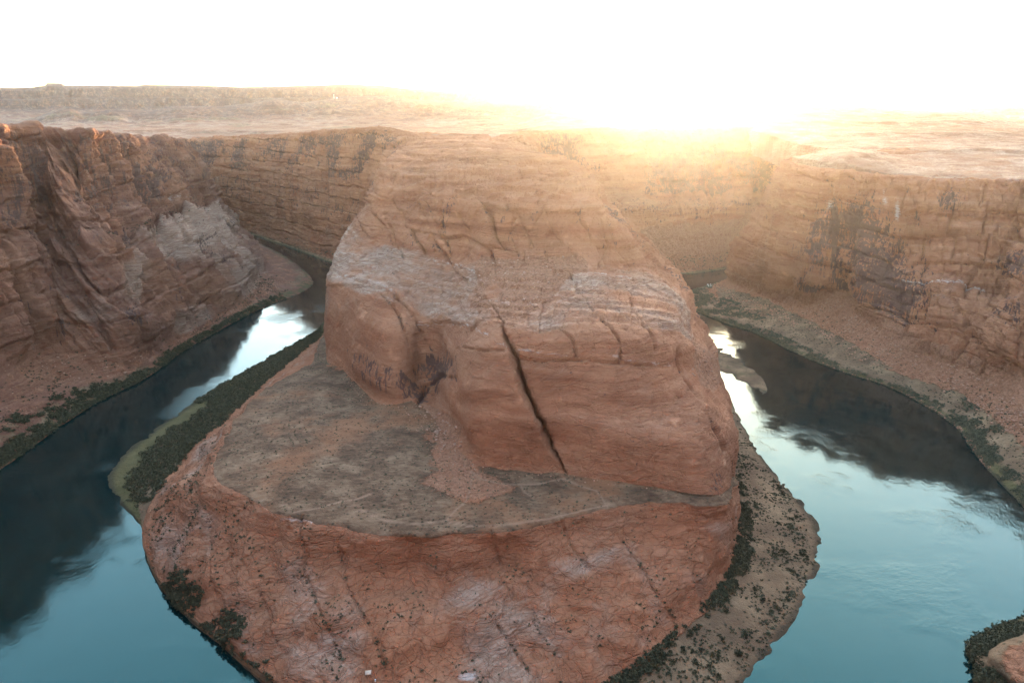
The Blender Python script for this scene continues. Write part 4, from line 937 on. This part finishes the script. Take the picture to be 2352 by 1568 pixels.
# far hilltop mast and tank
def hill_pt(qx,dist):
    a=float(pxb(qx)); xx,yy=dist*math.sin(a),dist*math.cos(a); zz_=float(plateau_z(np.array([xx]),np.array([yy]))[0][0]); return V(xx,yy,zz_)
pm=hill_pt(770,4860)
e=empty('radio_mast',pm,'thin white mast on the hazy hilltop below the left skyline','mast')
child('pole',*revolve([(1.3,-3),(1.1,8),(.8,16),(.5,22)],10),M_white,e); child('dish',*revolve([(.1,20.5),(1.6,20.8),(2.2,21.8),(2.1,23.2),(1.2,24.4),(.1,24.8)],12),M_white,e,True)
pm=hill_pt(776.5,4860)
o=link('storage_tank',raw_mesh('storage_tank',*revolve([(.1,-2),(4.5,-2),(4.5,5),(4.2,5.8),(2.5,6.7),(.1,7.1)],18),M_white,smooth=True)); o.location=pm; tag(o,'small white domed tank on the hazy hilltop beside the mast','tank')
print('things',round(time.time()-T0,1))
# ================================================================= LIGHT, AIR, CAMERA
SUN_EL=math.radians(SUN_EL_DEG); SUN_AZ=float(pxb(1600))
w=bpy.data.worlds.new('World'); SC.world=w; w.use_nodes=True
nt=w.node_tree; nt.nodes.clear()
sky=nt.nodes.new('ShaderNodeTexSky'); sky.sky_type='NISHITA'; sky.sun_disc=False
sky.sun_elevation=SUN_EL; sky.sun_rotation=SUN_AZ; sky.altitude=1300; sky.air_density=SKY_AIR; sky.dust_density=SKY_DUST; sky.ozone_density=SKY_OZ
bg=nt.nodes.new('ShaderNodeBackground'); bg.inputs[1].default_value=SKY_STR
ow_=nt.nodes.new('ShaderNodeOutputWorld'); nt.links.new(sky.outputs[0],bg.inputs[0]); nt.links.new(bg.outputs[0],ow_.inputs[0])
sl=bpy.data.lights.new('sun','SUN'); sl.energy=SUN_STR; sl.angle=math.radians(.53); sl.color=SUN_COL
so=bpy.data.objects.new('sun',sl); COL.objects.link(so)
sd=Vector((math.sin(SUN_AZ)*math.cos(SUN_EL),math.cos(SUN_AZ)*math.cos(SUN_EL),math.sin(SUN_EL)))
so.rotation_euler=sd.to_track_quat('Z','Y').to_euler(); so.location=sd*800
if HAZE>0:
    mh=bpy.data.materials.new('haze'); t=NT(mh)
    pv=t.n('ShaderNodeVolumePrincipled',{'Color':HAZE_COL,'Density':HAZE,'Anisotropy':HAZE_G})
    t.out(None,pv.outputs[0])
    L_=14500; z0,z1=-9,690
    vs_=[(sx*L_,sy*L_,zz_) for zz_ in (z0,z1) for sx,sy in ((-1,-1),(1,-1),(1,1),(-1,1))]
    me=raw_mesh('haze',vs_,[(3,2,1,0),(4,5,6,7),(0,1,5,4),(1,2,6,5),(2,3,7,6),(3,0,4,7)],mh,smooth=False)
    tag(link('haze',me),kind='stuff')
cd=bpy.data.cameras.new('camera'); co=bpy.data.objects.new('camera',cd); COL.objects.link(co)
cd.sensor_width=36; cd.lens=36*F/2352; cd.clip_end=60000; cd.clip_start=.5
co.location=(0,0,CAMZ); co.rotation_euler=(math.pi/2-PITCH,0,0); SC.camera=co
SC.view_settings.view_transform='Standard'; SC.view_settings.look='None'; SC.view_settings.exposure=EXPO; SC.view_settings.gamma=1
SC.cycles.max_bounces=4; SC.cycles.diffuse_bounces=1; SC.cycles.glossy_bounces=2; SC.cycles.adaptive_threshold=.02; SC.cycles.volume_bounces=1
SC.cycles.use_denoising=True
print('done',round(time.time()-T0,1))
